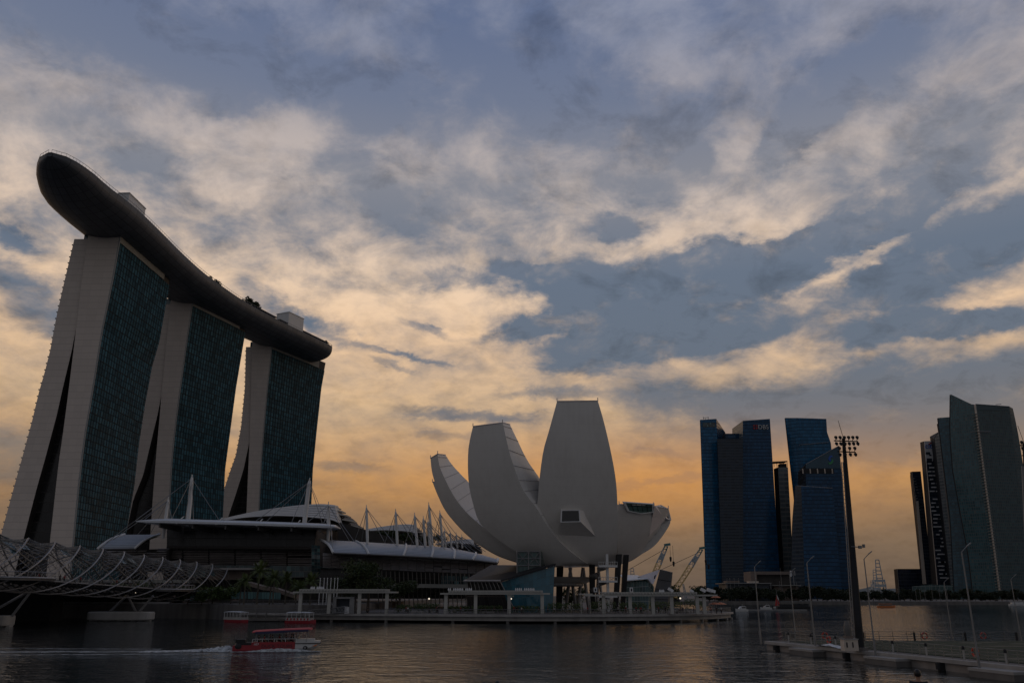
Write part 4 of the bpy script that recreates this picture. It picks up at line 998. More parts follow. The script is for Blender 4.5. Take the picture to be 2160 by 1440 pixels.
tower('link_block', 'blue glass slab standing just behind the louvred tower', [([(1530, 914), (1536, 1245)], 1012), ([(1568, 914), (1570, 1245)], 1012)], ['city_deep'], [(3, 4.2)], 20, FIN)
o = tower('office_tower', 'blue glass bank tower with a red emblem and pale letters near its top', [([(1545.5, 903), (1552, 1225)], 1040), ([(1567, 887), (1567, 1225)], 995), ([(1624, 883), (1646, 1225)], 995)], ['city_pale', 'city_deep'], [(3.5, 4.2), (3, 4.2)], 38, FIN)
zt = P(1600, 904, 994).z; text_part('DBS', 'logo_grey', o, P(1599, 904.5, 994), 5.2, depth=.4)
m = MB(); c = P(1593.5, 900, 994); s_ = 2.9
for a in range(4): t_ = a * pi / 2 + pi / 4; d = Vector((cos(t_), 0, sin(t_))); e = Vector((-sin(t_), 0, cos(t_))); m.prism([c + d * s_ * .25, c + d * s_ * .95 + e * s_ * .55, c + d * s_ * 1.1, c + d * s_ * .95 - e * s_ * .55], (0, .4, 0))
m.build('emblem', 'logo_red', o)
tower('apartment_tower', 'grey banded tower in the gap between the two tallest blue towers', [([(1633, 988), (1646, 1245)], 1022), ([(1641, 985), (1656, 1245)], 1010), ([(1662, 985), (1676, 1245)], 1010)], ['city_louvre', 'city_pale'], [(4, 3.4), (6, 5.2)], 22, 'dark residential towers across the bay')
m = MB(); m.prism([P(1631, 973, 1012), P(1661, 971.5, 1012), P(1661, 973, 1012), P(1631, 974.5, 1012)], (0, 14, 0))
for px in (1632, 1638, 1644, 1652, 1660): a = P(px, 972.5, 1012); m.tube([a, a - Vector((0, 0, 7))], .3, 4)
a = P(1652, 985, 1014); m.box(a.x - 3, a.x + 4.5, 1014, 1024, a.z - 1, a.z + 4.5)
tag(m.build('roof_frame', 'dark_metal'), 'open steel roof frame on top of the grey banded tower', 'roof frame')
o = tower('office_tower', 'tallest blue glass tower on the right of the gap, folded front with a stepped shoulder', [([(1656, 881), (1683, 1120), (1695, 1240)], 1015), ([(1684, 881), (1708, 1120), (1720, 1240)], 1005), ([(1743, 883), (1746, 932), (1753, 934), (1780, 1240)], 1005)], ['city_blue', 'city_blue'], [(3, 4.2), (3, 4.2)], 35, FIN)
m = MB(); m.tube([P(1686, 938, 1004.5), P(1748, 932.5, 1004.5)], .4, 4); m.build('parapet_line', 'steel', o)
o = tower('office_tower', 'blue glass tower with a steep slanted top and a blue and green emblem', [([(1685, 993), (1683, 1060), (1672, 1245)], 985), ([(1700, 978), (1700, 999), (1704, 1245)], 960), ([(1770, 939), (1798, 1240)], 960)], ['city_louvre', 'city_deep'], [(4, 4.2), (3, 4.2)], 40, FIN)
m = MB()
for k in range(5):
    px = lerp(1694, 1756, k / 4); a, b = P(px, 998, 959), P(px, 988, 959); m.box(a.x - .6, a.x + .6, 958.6, 959.6, a.z, b.z)
m.build('louvre_piers', 'beige_stone', o)
m = MB(); m.prism([P(1700, 979.5, 959.6), P(1770, 940.5, 959.6), P(1773.5, 987, 959.6), P(1700, 987, 959.6)], (0, .25, 0)); m.build('crown_screen', 'crown_grey', o)
m = MB(); m.tube([P(1686, 994, 982), P(1700, 978.5, 959.4), P(1770, 939.5, 959.4)], .35, 5); m.tube([P(1680, 1024, 940), P(1756, 1029, 937.6)], .4, 5); m.build('parapet_line', 'steel', o)
m = MB(); a, b = P(1694, 998, 959.7), P(1758, 988, 959.7); m.box(a.x, b.x, 959.2, 959.8, a.z, b.z); m.build('plant_recess', 'black', o)
for mt, pts in (('logo_blue', [(1747, 968), (1750, 961), (1754, 960), (1757, 963), (1753, 964), (1751, 967), (1755, 970), (1752, 973)]), ('logo_green', [(1757, 968), (1758, 973), (1755, 978), (1749, 979), (1747, 975), (1751, 975), (1754, 972), (1753, 969)])):
    m = MB(); m.prism([P(x_, y_, 958.8) for x_, y_ in pts], (0, .6, 0)); m.build('emblem', mt, o)
tower('glass_block', 'lower blue glass block in front of the slanted tower', [([(1678, 1024), (1672, 1100), (1668, 1245)], 945), ([(1690, 1025), (1698, 1245)], 938), ([(1756, 1029), (1776, 1245)], 938)], ['city_louvre', 'city_deep'], [(4, 4.2), (3, 4.2)], 18, FIN)
# right hand group
GR = 'towers at the right of the far shore'
sa = tower('apartment_tower', 'sail topped green glass apartment tower with a pale balcony spine', [([(2005, 831), (2004, 912), (2010, 991), (2026, 1080), (2043, 1168), (2052, 1245)], 868), ([(2055, 855), (2107, 1245)], 850), ([(2058, 852), (2110, 1245)], 850), ([(2129, 857), (2176, 1245)], 858), ([(2136.5, 861), (2147, 909), (2160, 991), (2190, 1245)], 861)], ['sail_glass', 'sail_dark', 'sail_dark', 'sail_dark'], [(2.2, 3.2), (2, 3.2), (2.2, 3.2), (2.2, 3.2)], 40, GR)
m = MB()
for k in range(62):
    f = k / 62 + .03; c = P(lerp(2055, 2107, f), lerp(862, 1245, f), 849); m.box(c.x - 2.6, c.x + 2.6, 847.6, 850, c.z, c.z + .5)
m.build('balconies', 'grey_stone', sa)
m = MB(); m.tube([P(2056.5, 853, 849), P(2108.5, 1245, 849)], .9, 6); m.build('spine', 'beige_stone', sa)
m = MB(); m.tube([P(2058, 852, 850), P(2129, 857, 858)], .4, 4); m.build('roof_rail', 'steel', sa); m = MB(); m.tube([P(2100, 853, 856), P(2112, 852, 856)], .3, 4); m.build('roof_rail', 'steel', sa); m = MB(); m.tube([P(2048, 910.5, 849), P(2090, 910, 850)], .5, 4); m.build('ledge', 'steel', sa)
m = MB(); m.prism([P(2058, 853, 849.6), P(2129, 857.5, 857.5), P(2136, 862, 871), P(2136, 866, 871), P(2128, 865, 857.5), P(2058, 865, 849.6)], (0, -.2, 0)); m.build('top_band', 'sail_blue', sa)
tower('apartment_tower', 'smooth blue green glass tower tucked behind the sail topped one', [([(1978.5, 881), (2005, 1095), (2013, 1245)], 905), ([(2006, 879), (2040, 1090), (2062, 1245)], 895)], ['sail_blue'], [(3, 3.2)], 30, GR)
o = tower('office_tower', 'beige and grey ribbed tower seen edge on beside the blue green one', [([(1971.5, 924), (2007, 1242)], 930), ([(1981, 910), (2022, 1242)], 922)], ['city_pale'], [(3, 3.6)], 22, GR)
m = MB(); m.loft([[P(1978, 895, 921), P(1984, 893, 921), P(1984, 893, 930), P(1978, 895, 930)][::-1], [P(1982, 925, 921), P(1986, 925, 921), P(1986, 925, 930), P(1982, 925, 930)][::-1], [P(2016, 1240, 921), P(2021, 1240, 921), P(2021, 1240, 930), P(2016, 1240, 930)][::-1]]); m.build('stone_fin', 'beige_stone', o)
o = tower('office_tower', 'dark tower with scattered pale strips and bank lettering on its white top', [([(1942.5, 932), (1967, 1231)], 962), ([(1950, 930), (1978, 1231)], 950), ([(1984, 929), (2014, 1231)], 950)], ['beige_stone', 'bank_dark'], [(3, 3.8), (3, 3.8)], 30, GR)
m = MB(); m.prism([P(1950, 930, 949.6), P(1984, 929, 949.6), P(1987, 956, 949.6), P(1980, 956, 949.6), P(1980, 962, 949.6), P(1968, 962, 949.6), P(1968, 972, 949.6), P(1953.4, 972, 949.6)], (0, .3, 0)); m.build('white_top', 'sign_white', o)
rnd = random.Random(4)
def strip(par, mt, x_, y_, w_, h_, Y):
    m = MB(); m.prism([P(x_, y_, Y), P(x_ + w_, y_, Y), P(x_ + w_, y_ + h_, Y), P(x_, y_ + h_, Y)], (0, .3, 0)); m.build('facade_strip', mt, par)
for k in range(30):
    py = 976 + k * 8.3; xl = lerp(1950, 1978, (py - 930) / 301) + .6; xr = xl + 29
    for q_ in range(2):
        if rnd.random() < .14: continue
        w_ = rnd.uniform(6, 17); x_ = xl + rnd.uniform(0, 6) if q_ == 0 else xr - w_ - rnd.uniform(0, 4)
        strip(o, 'sign_white', x_, py, w_, 2.6, 949.6)
for (x_, y_, w_, h_) in ((1953, 953, 9, 5), (1960, 958, 5, 3), (1955, 966, 11, 6), (1970, 958, 3, 6), (1971, 961, 8, 3)): strip(o, 'bank_dark', x_, y_, w_, h_, 949.2)
text_part('citi', 'logo_blue', o, P(1951.5, 945.5, 949.2), 6.2, depth=.3, squash=.95)
m = MB(); m.tube([P(lerp(1959, 1971, f), 937.5 - 4 * sin(pi * f), 949) for f in [i / 8 for i in range(9)]], .55, 5); m.build('red_arc', 'logo_red', o)
o = tower('office_tower', 'lower dark tower with beige edges, leftmost of the right hand group', [([(1921, 995), (1952, 1231)], 985), ([(1924, 994), (1955, 1231)], 975), ([(1942, 993.5), (1968, 1231)], 975)], ['beige_stone', 'bank_dark'], [(3, 3.8), (3, 3.8)], 26, GR)
for k in range(15): py = 1008 + k * 6; strip(o, 'grey_stone', lerp(1925, 1950, (py - 994) / 237) + (k * 7) % 6, py, 4 + (k * 5) % 5, 1.2, 974.6)
m = MB(); m.loft([[P(1932, 1058, 973), P(1937, 1055, 973), P(1937, 1055, 980), P(1932, 1058, 980)][::-1], [P(1946, 1231, 973), P(1954, 1231, 973), P(1954, 1231, 980), P(1946, 1231, 980)][::-1]]); m.build('stone_fin', 'beige_stone', o)
tower('office_block', 'low dark block with a pale side wall left of the towers', [([(1887, 1200), (1891, 1246)], 1010), ([(1893, 1199), (1897, 1246)], 1000), ([(1943, 1199), (1946, 1246)], 1000)], ['grey_stone', 'bank_dark'], [(3, 4), (3, 4)], 40, GR, cat='building')
tower('podium', 'pale grey glass podium at the foot of the right hand towers', [([(1924, 1236), (1925, 1247)], 842), ([(1965, 1232), (1966, 1247)], 840), ([(2010, 1234), (2011, 1247)], 842)], ['crystal_glass', 'crystal_glass'], [(4, 4), (4, 4)], 15, None, cat='building')
# low pavilions in front of the blue towers
def lowb(name, label, boxes, cat='building'):
    """boxes: (part, material, x0, x1, ytop, Y, depth)"""
    b0 = boxes[0]; c = PX((b0[2] + b0[3]) / 2, b0[5], 2.25); root = thing(name, label, cat, tuple(c))
    for (pn, mt, x0, x1, yt, Y, d, yb) in boxes:
        a, b = P(x0, yt, Y), P(x1, yt, Y); zb = 2.25 if yb is None else P(x0, yb, Y).z
        m = MB(); m.box(a.x, b.x, Y, Y + d, zb, a.z); m.build(pn, mt, root)
    return root
lowb('glass_pavilion', 'low glass box pavilion with a pale flat roof below the blue towers', [('glass_hall', 'bank_dark', 1533, 1622, 1230.5, 640, 25, None), ('roof_slab', 'galv', 1530, 1627, 1228.5, 637, 32, 1230.2), ('post', 'galv', 1531, 1532, 1230.3, 638, .6, None), ('post', 'galv', 1625, 1626.2, 1230.3, 638, .6, None), ('roof_plant', 'brown_stone', 1534, 1560, 1224, 645, 12, 1228.2)])
lowb('club_house', 'brown stone clubhouse with a deep flat roof frame beside the glass box pavilion', [('upper_frame', 'brown_stone', 1583, 1668, 1204.5, 660, 20, 1211), ('pier', 'brown_stone', 1583, 1596, 1211.1, 660, 20, 1226), ('terrace', 'beige_stone', 1581, 1600, 1225, 652, 8, 1230), ('main_wall', 'dark_wall', 1596, 1666, 1211.1, 664, 18, None), ('lower_canopy', 'grey_stone', 1630, 1690, 1233, 640, 18, 1234.6), ('lower_hall', 'brown_stone', 1632, 1684, 1234.8, 644, 16, None)])
sg = thing('tower_sign', 'slim stack of white sign panels standing beside the brown clubhouse', 'sign', tuple(PX(1669, 650, 2.25)))
m = MB()
for k, (h_, wv) in enumerate(((4, 5), (3.4, 4), (4.2, 5), (2.8, 4))): a, b = P(1666, 1203 + k * 3.6, 650), P(1666 + wv, 1203 + k * 3.6 + h_ * .62, 650); m.box(a.x, b.x, 650, 650.4, b.z, a.z)
m.build('panels', 'sign_white', sg)
m = MB(); a = P(1672.5, 1203, 650); m.box(a.x, a.x + .4, 650.5, 651, 2.25, a.z)
m.box(P(1675, 1203, 650).x, P(1677, 1203, 650).x, 650, 650.4, P(1675, 1213, 650).z, P(1675, 1203, 650).z); m.build('mast', 'galv', sg)
for i, (x_, Y) in enumerate(((1537, 636), (1543, 636), (1552, 636), (1561, 636), (1652, 634), (1648, 630), (1684, 630))):
    m = MB(); a = PX(x_, Y, 2.2); zt = P(x_, (1219, 1219, 1219, 1219, 1199, 1226, 1228)[i], Y).z; m.tube([a, (a.x, a.y, zt)], [.18, .1], 5); m.ball((a.x, a.y, zt), .25, 6, 4)
    tag(m.build('flagpole', 'galv'), 'bare thin flagpole, %s in the row by the far low pavilions' % ('first second third fourth fifth sixth seventh'.split()[i]), 'flagpole', 'flagpoles on the far shore')
# seawall rail / promenade furniture on the far shore
for i, x_ in enumerate((1897, 1934, 1943, 1953, 1969, 1984, 2000)):
    m = MB(); a = PX(x_, 596, 2.2); m.tube([a, a + Vector((0, 0, 8))], [.12, .07], 5); m.ball(a + Vector((0, 0, 8.1)), .22, 6, 4)
    tag(m.build('lamp_pole', 'galv'), 'thin pale pole, %s along the far tree line' % ('first second third fourth fifth sixth seventh'.split()[i]), 'lamp pole', 'lamp poles along the far shore')

# ------------------------------------------------------------------ cranes
def lattice(mm, a, b, w0, w1, nseg, r):
    a, b = Vector(a), Vector(b); d = (b - a).normalized(); s_ = d.cross(Vector((0, 1, 0))).normalized(); t_ = Vector((0, 1, 0)); prev = None
    for k in range(nseg + 1):
        f = k / nseg; w_ = lerp(w0, w1, f) / 2; c = a.lerp(b, f); q = [c + s_ * w_ * i + t_ * w_ * j for i, j in ((-1, -1), (1, -1), (1, 1), (-1, 1))]
        if prev:
            for i in range(4): mm.tube([prev[i], q[i]], r, 4, caps=False); mm.tube([prev[i], q[(i + 1) % 4]], r * .7, 3, caps=False)
        prev = q
def crane(label, base, tip, Y, mats=('yellow_paint', 'crane_blue', 'teal_paint')):
    a, b = P(*base, Y), P(*tip, Y); root = thing('crawler_crane', label, 'crane', (a.x, Y, 2.2), 'cranes beyond the museum')
    m = MB(); m.box(a.x - 5, a.x + 3, Y - 2.5, Y + 2.5, 4, 7.5); m.box(a.x - 1, a.x + 2.5, Y - 3, Y - 1, 4, 8.2); m.build('cab', 'yellow_paint', root)
    for s_ in (-1, 1): m = MB(); m.box(a.x - 5, a.x + 4, Y + s_ * 3 - .8, Y + s_ * 3 + .8, 2.2, 3.9); m.build('track', 'black', root)
    a0 = Vector((a.x, Y, 6.5)); e = b - a0
    for (f0, f1, mt, w0, w1) in ((0, .62, mats[0], 2.6, 3.0), (.62, .9, mats[1], 3.0, 2.2), (.9, 1, mats[2], 2.2, 1.8)):
        m = MB(); lattice(m, a0 + e * f0, a0 + e * f1, w0, w1, max(2, int(14 * (f1 - f0))), .24); m.build('boom_section', mt, root)
    m = MB(); m.obox(a0 + e * .77, e.normalized() * e.length * .12, Vector((0, 2.4, 0)), e.normalized().cross(Vector((0, 1, 0))) * 2.2); m.build('boom_panel', mats[1], root)
    m = MB(); m.tube([a0 + e * .93, Vector((a.x - 22, Y, 16)), Vector((a.x - 4, Y, 7))], .14, 4); m.tube([Vector((a.x - 4, Y, 7)), a0 + e * .55], .1, 4); m.build('pendant', 'dark_metal', root)
    m = MB(); m.obox(b + Vector((.5, 0, .6)), Vector((4, 0, .6)), Vector((0, 1.6, 0)), Vector((-.3, 0, 1.5))); m.build('boom_head', mats[2], root)
    for dx_, dz_ in ((2.2, 7), (4.0, 10)):
        m = MB(); p = b + Vector((dx_, 0, 0)); m.tube([p, p - Vector((0, 0, dz_))], .1, 4); h_ = m.build('hoist_rope', 'dark_metal', root)
        m = MB(); m.tube([p - Vector((0, 0, dz_ + k)) for k in (0, .5, 2.6, 3.4)], [.25, .8, .6, .2], 8); m.build('hook_block', 'dark_metal', h_)
crane('yellow crawler crane behind the crystal pavilion, its boom head teal', (1361, 1240), (1406, 1150), 560)
crane('yellow crawler crane whose boom ends against the leftmost blue tower', (1418, 1248), (1480, 1157), 575)
m = MB(); a, b = P(1447, 1246, 700), P(1441, 1231, 700); lattice(m, (a.x, 700, 2.3), b, 1.6, .9, 8, .2); tag(m.build('crane_jib', 'crane_blue'), 'tiny grey lattice crane jib far beyond the hedge', 'crane')
def gantry(px, Y, yt, label, up=True):
    c = PX(px, Y, 2.3); zt = P(px, yt, Y).z; H_ = zt - 2.3; root = thing('port_crane', label, 'crane', tuple(c), 'port cranes on the horizon')
    w_ = H_ * .15
    for sx in (-1, 1):
        for sy in (0, 1): m = MB(); m.tube([(c.x + sx * w_ * 1.15, Y + sy * w_, 2.3), (c.x + sx * w_ * .9, Y + sy * w_, 2.3 + H_ * .42)], H_ * .018, 5); m.build('leg', 'crane_blue', root)
    m = MB(); m.box(c.x - w_ * 1.1, c.x + w_ * 1.1, Y - 1, Y + w_, 2.3 + H_ * .26, 2.3 + H_ * .33); m.box(c.x - w_, c.x + w_, Y - 1, Y + w_, 2.3 + H_ * .40, 2.3 + H_ * .46); m.build('portal', 'crane_blue', root)
    m = MB()
    for sx in (-1, 1): m.tube([(c.x + sx * w_ * .6, Y, 2.3 + H_ * .46), (c.x + sx * w_ * .32, Y, zt)], H_ * .014, 5)
    for k in range(6): f = k / 5; z_ = lerp(2.3 + H_ * .5, zt, f); x_ = lerp(w_ * .6, w_ * .32, f); m.tube([(c.x - x_, Y, z_), (c.x + x_, Y, z_)], H_ * .012, 4)
    m.build('raised_boom', 'crane_blue', root)
gantry(1860, 2300, 1180, 'tall grey port crane with its boom raised, seen between the towers'); gantry(1851, 2600, 1201, 'thinner port crane just left of the tall one'); gantry(1842, 2900, 1224, 'smallest port crane, nearest the hills'); gantry(1336, 1900, 1198, 'port crane seen between the museum columns and the crystal pavilion')

# ------------------------------------------------------------------ trees
def crown(mm, rnd, c, r, n, size, flat=.8, clumps=9):
    cs = [(Vector((rnd.uniform(-1, 1), rnd.uniform(-1, 1), rnd.uniform(-.6, .9))), rnd.uniform(.32, .6)) for _ in range(clumps)]
    for k in range(n):
        q, cr_ = rnd.choice(cs); d = Vector((rnd.gauss(0, 1), rnd.gauss(0, 1), rnd.gauss(0, 1))).normalized() * cr_ * rnd.uniform(.5, 1.05)
        p = q * .62 + d; p = Vector(c) + Vector((p.x * r, p.y * r, p.z * r * flat)); s_ = size * rnd.uniform(.6, 1.4)
        u = Vector((rnd.gauss(0, 1), rnd.gauss(0, 1), rnd.gauss(0, .6))).normalized(); v = u.cross(Vector((rnd.gauss(0, 1), rnd.gauss(0, 1), rnd.gauss(0, 1)))).normalized()
        i = mm.add([p - u * s_, p + v * s_ * .6, p + u * s_, p - v * s_ * .6]); mm.f.append((i, i + 1, i + 2, i + 3))
    return cs
def tree(name, label, loc, h, r, n=1400, size=.3, seed=1, flat=.75, group=None, mat='leaf', stem=.35):
    rnd = random.Random(seed); root = thing(name, label, 'tree', loc, group); b = Vector(loc); top_ = b + Vector((0, 0, h - r * flat))
    mm = MB(); cs = crown(mm, rnd, top_, r, n, size, flat); mm.build('crown', mat, root, recalc=False)
    m2 = MB(); m2.tube([b - Vector((0, 0, .2)), b.lerp(top_, .5) + Vector((.15, .1, 0)), top_], [h * .03 + .05, h * .022, h * .008], 7)
    for q, _ in cs[:6]: e = top_ + Vector((q.x * r, q.y * r, q.z * r * flat)) * .55; s0 = b.lerp(top_, stem + rnd.random() * .4); m2.tube([s0, s0.lerp(e, .5) + Vector((0, 0, .3)), e], [h * .012, h * .009, h * .004], 5)
    m2.build('trunk', 'bark', root); return root
protoA = tree('shore_tree', 'x', (0, 0, 0), 9.5, 5.6, 1300, .55, 11, .85, mat='leaf_dark'); protoB = tree('shore_tree', 'x', (0, 0, 0), 11, 5.4, 1300, .55, 12, .95, mat='leaf_dark'); protoC = tree('shore_tree', 'x', (0, 0, 0), 8, 6.2, 1300, .55, 13, .7, mat='leaf_dark')
rnd = random.Random(77); xs_ = []
px = 1484.0
while px < 2175: xs_.append(px); px += rnd.uniform(8.5, 13.5)
kinds = {0: 'rounded', 1: 'taller', 2: 'low spreading'}
lm = [(1530, 'left of the glass pavilion'), (1630, 'before the glass pavilion'), (1700, 'below the slanted blue tower'), (1800, 'behind the floodlight mast'), (1890, 'left of the dark block'), (2010, 'before the pale podium'), (2200, 'below the sail tower')]
count = {}
for i, px in enumerate(xs_):
    k = rnd.randrange(3); where = next(t_ for x_, t_ in lm if px < x_); key = (k, where); count[key] = count.get(key, 0) + 1
    o = place((protoA, protoB, protoC)[k], USED, tuple(PX(px, rnd.uniform(612, 650), 2.15)), rnd.uniform(0, 6), rnd.uniform(.8, 1.15) * (.88 if px > 1800 else 1), '%s shore tree %s, %s such from the left' % (kinds[k], where, 'first second third fourth fifth sixth seventh eighth ninth tenth eleventh twelfth'.split()[count[key] - 1]), 'trees along the far shore')
# nearer trees
tree('rain_tree', 'big dark rain tree spreading in front of the mall front', tuple(PX(775, 232, 2.0)), 13.5, 8.2, 3200, .34, 21, .55, 'rain trees before the mall')
tree('rain_tree', 'second rain tree, lower and wider, right of the flagpoles', tuple(PX(722, 236, 2.0)), 9.5, 5.0, 1600, .32, 22, .7, 'rain trees before the mall')
tree('rain_tree', 'rain tree at the right end of the dark clump, before the mall front', tuple(PX(840, 238, 2.0)), 9.5, 5.5, 1600, .32, 23, .7, 'rain trees before the mall')
tree('bush_tree', 'round dark tree right behind the crystal pavilion prism', tuple(PX(1421, 330, 2.0)), 8.5, 4, 900, .42, 24, .9)
tree('bush_tree', 'loose airy shrub tree showing sky between its branches above the canopy', tuple(PX(1471, 300, 2.0)), 8.2, 2.8, 260, .3, 25, .9)
tree('bush_tree', 'small dark tree seen between the museum columns', tuple(PX(1210, 300, 2)), 7, 4.5, 800, .4, 26, .7)
for i, (px, py, Y) in enumerate(((752, 1150, 335), (795, 1150, 338), (822, 1152, 340), (846, 1152, 342), (866, 1153, 345), (770, 1152, 350), (900, 1154, 352), (925, 1156, 356))):
    b = P(px, py, Y); tree('roof_tree', 'dark umbrella shaped tree on the mall roof, %s from the wing canopy' % 'first second third fourth fifth sixth seventh eighth'.split()[i], tuple(b), 5.2 + (i % 3) * .7, 3.6, 500, .4, 40 + i, .5, 'trees on the mall roof')
m = MB(); m.prism([P(745, 1150, 333), P(945, 1156, 345), P(945, 1156, 370), P(745, 1150, 370)], (0, 0, -.4)); tag(m.build('roof_garden', 'land'), kind='structure')
# trees on the sky deck
skyp = tree('deck_tree', 'x', (0, 0, 0), 5, 2.2, 300, .4, 60, .8)
skl = [(20, 12), (23, 13), (24.5, 12), (29, 12), (30, 14), (30.6, 12), (31.5, 13), (32, 10), (33, 12), (40, 12), (43, 13), (45, 12), (46, 10)]
for i, (s_, off) in enumerate(skl):
    i0 = int(s_); st = tuple(lerp(a, b, s_ - i0) for a, b in zip(stat[i0], stat[i0 + 1])); p = pt(st, off, 200.0)
    place(skyp, USED, tuple(p), i * 1.3, 1.0 + .6 * ((i * 7) % 5) / 5 + (.5 if 29.5 < s_ < 32.5 else 0), 'small dark tree on the roof deck rim, %s counting from the bow' % 'first second third fourth fifth sixth seventh eighth ninth tenth eleventh twelfth thirteenth'.split()[i], 'trees on the roof deck')
# palms
def palm(h, seed):
    rnd = random.Random(seed); root = thing('palm_tree', 'x', 'palm tree', (0, 0, 0)); mm = MB()
    mm.tube([(0, 0, -.2), (0, 0, h * .1), (.1, 0, h * .6), (.15, .05, h * .8)], [.3, .26, .2, .17], 8); mm.build('trunk', 'palm_trunk', root)
    mm = MB()
    for k in range(24):
        a = k * 2.4; el = lerp(1.2, -.25, (k % 6) / 5.0) + rnd.uniform(-.1, .1); L = h * rnd.uniform(.40, .52); spine = []; o_ = Vector((.15, .05, h * .8))
        for j in range(8):
            f = j / 7; rr = L * f * cos(el) * (1 - .12 * f); zz = L * (f * sin(el) - .55 * f * f * (1 if el < .9 else .5)); spine.append(o_ + Vector((rr * cos(a), rr * sin(a), zz)))
        sd = Vector((-sin(a), cos(a), 0))
        for j in range(1, 8):
            for q_ in range(3):
                p = spine[j - 1].lerp(spine[j], q_ / 3); d = (spine[j] - spine[j - 1]).normalized(); ll = L * .24 * sin(pi * min(.97, .12 + j / 8.5))
                for s_ in (-1, 1):
                    e = p + (sd * s_ * .8 + d * .5 + Vector((0, 0, -.45))).normalized() * ll; i = mm.add([p, p + d * .16, e]); mm.f.append((i, i + 1, i + 2))
    mm.build('crown', 'leaf_palm', root, recalc=False); return root
pA, pB = palm(10, 3), palm(9, 5)
for i, (px, s_) in enumerate(((541, 1.18), (568, .86), (575, .92), (601, .98), (622, .88), (630, .92), (652, 1.06), (505, .78), (514, .82))):
    place((pA, pB)[i % 2], USED, tuple(PX(px, 238 - (i % 3) * 2, 3.99 if px < 615 else 2.0)), i * 1.1, s_ * .92, 'tall palm, %s' % ('the tallest, left end of the promenade row', 'second in the promenade row, slightly short', 'third in the promenade row', 'fourth in the promenade row', 'fifth in the promenade row', 'sixth in the promenade row', 'last in the promenade row beside the flagpoles', 'shortest, nearest the footbridge end', 'short, between the footbridge end and the tallest one')[i], 'palms along the promenade')
shr = tree('shrub', 'x', (0, 0, 0), 3.2, 2.3, 700, .22, 80, .7, mat='leaf_hedge')
for i, px in enumerate((395, 425, 448, 470, 486, 240, 265, 210, 300)):
    place(shr, USED, tuple(PX(px, 262 if px < 320 else 250, 3.98)), i, (1.6, 1.1)[i % 2] * (1.25 if px < 320 else 1.0), 'leafy green shrub %s' % ('under the bridge end', 'by the bridge landing', 'right of the bridge landing', 'at the landing planter', 'left of the short palms', 'behind the bridge pier', 'above the bridge pile cap', 'left of the bridge pier', 'between the raking columns')[i], 'shrubs by the bridge')
# clipped hedges along the promenade
hg = 0
for (x0, x1, Y, h_) in ((835, 868, 224, 1.9), (873, 925, 226, 2.2), (945, 990, 222, 1.6), (995, 1060, 222, 1.7), (1075, 1150, 224, 1.6), (1155, 1230, 226, 2.3), (1245, 1300, 226, 2.6), (1305, 1365, 228, 2.4), (1370, 1440, 232, 2.6), (1445, 1482, 236, 3.2), (690, 735, 232, 1.6)):
    rnd = random.Random(x0); a, b = PX(x0, Y, 2.02), PX(x1, Y, 2.02); mm = MB(); n = int((b.x - a.x) * 90)
    for k in range(n):
        p = Vector((rnd.uniform(a.x, b.x), Y + rnd.uniform(-.9, .9), 2.05 + h_ * rnd.random() ** .6 + .2 * sin(rnd.random() * 6))); u = Vector((rnd.gauss(0, 1), rnd.gauss(0, 1), rnd.gauss(0, 1))).normalized(); v = u.orthogonal().normalized(); s_ = rnd.uniform(.12, .26)
        i = mm.add([p - u * s_, p + v * s_ * .6, p + u * s_, p - v * s_ * .6]); mm.f.append((i, i + 1, i + 2, i + 3))
    o = mm.build('hedge', 'leaf_hedge', None, recalc=False)
    tag(o, 'clipped green hedge on the promenade %s' % ('beside the first canopy end', 'between the first and second canopies', 'left under the second canopy', 'under the second canopy before the pavilion', 'right under the second canopy', 'between the second and third canopies', 'left under the third canopy', 'behind the third canopy columns', 'right under the third canopy', 'behind the tilted floodlights', 'under the first canopy by the kiosk')[hg], 'hedge', 'hedges along the promenade'); hg += 1
for o in (protoA, protoB, protoC, skyp, pA, pB, shr):
    if o.name not in USED: bpy.data.objects.remove(o)

# ------------------------------------------------------------------ promenade furniture
ORD = 'first second third fourth fifth sixth seventh eighth ninth tenth eleventh twelfth thirteenth fourteenth fifteenth sixteenth'.split()
def pergola(label, x0, x1, xi0, xi1, yt, cols, Y, thick=8.0):
    a, b = P(x0, yt + 6, Y), P(x1, yt + 6, Y); zt = P((x0 + x1) / 2, yt, Y).z; k = (P(x0, yt, Y).z - P(x0, yt + 1, Y).z)
    root = thing('pergola', label, 'canopy', ((a.x + b.x) / 2, Y, 2.02), 'white canopies along the promenade')
    i0, i1 = P(xi0, yt, Y).x, P(xi1, yt, Y).x
    m = MB(); m.box(a.x, b.x, Y - .6, Y + 4.6, zt - 8.6 * k, zt - 5.2 * k); m.build('roof_slab', 'pergola', root)
    m = MB(); m.box(i0, i1, Y - .2, Y + 4.2, zt - 5.19 * k, zt); m.build('upper_beam', 'pergola', root)
    m = MB(); n = int((i1 - i0) / .75)
    for j in range(n): x_ = lerp(i0, i1, (j + .5) / n); m.box(x_ - .13, x_ + .13, Y - 1.0, Y + 4.9, zt - 4.6 * k, zt - 1.2 * k)
    m.build('rafters', 'pergola', root)
    for c in cols:
        for yy in (Y + .2, Y + 3.6):
            p = PX(c, yy, 2.02); m = MB(); m.box(p.x - .42, p.x + .42, yy - .3, yy + .3, 2.02, zt - 8.61 * k); m.build('column', 'pergola', root)
    return zt
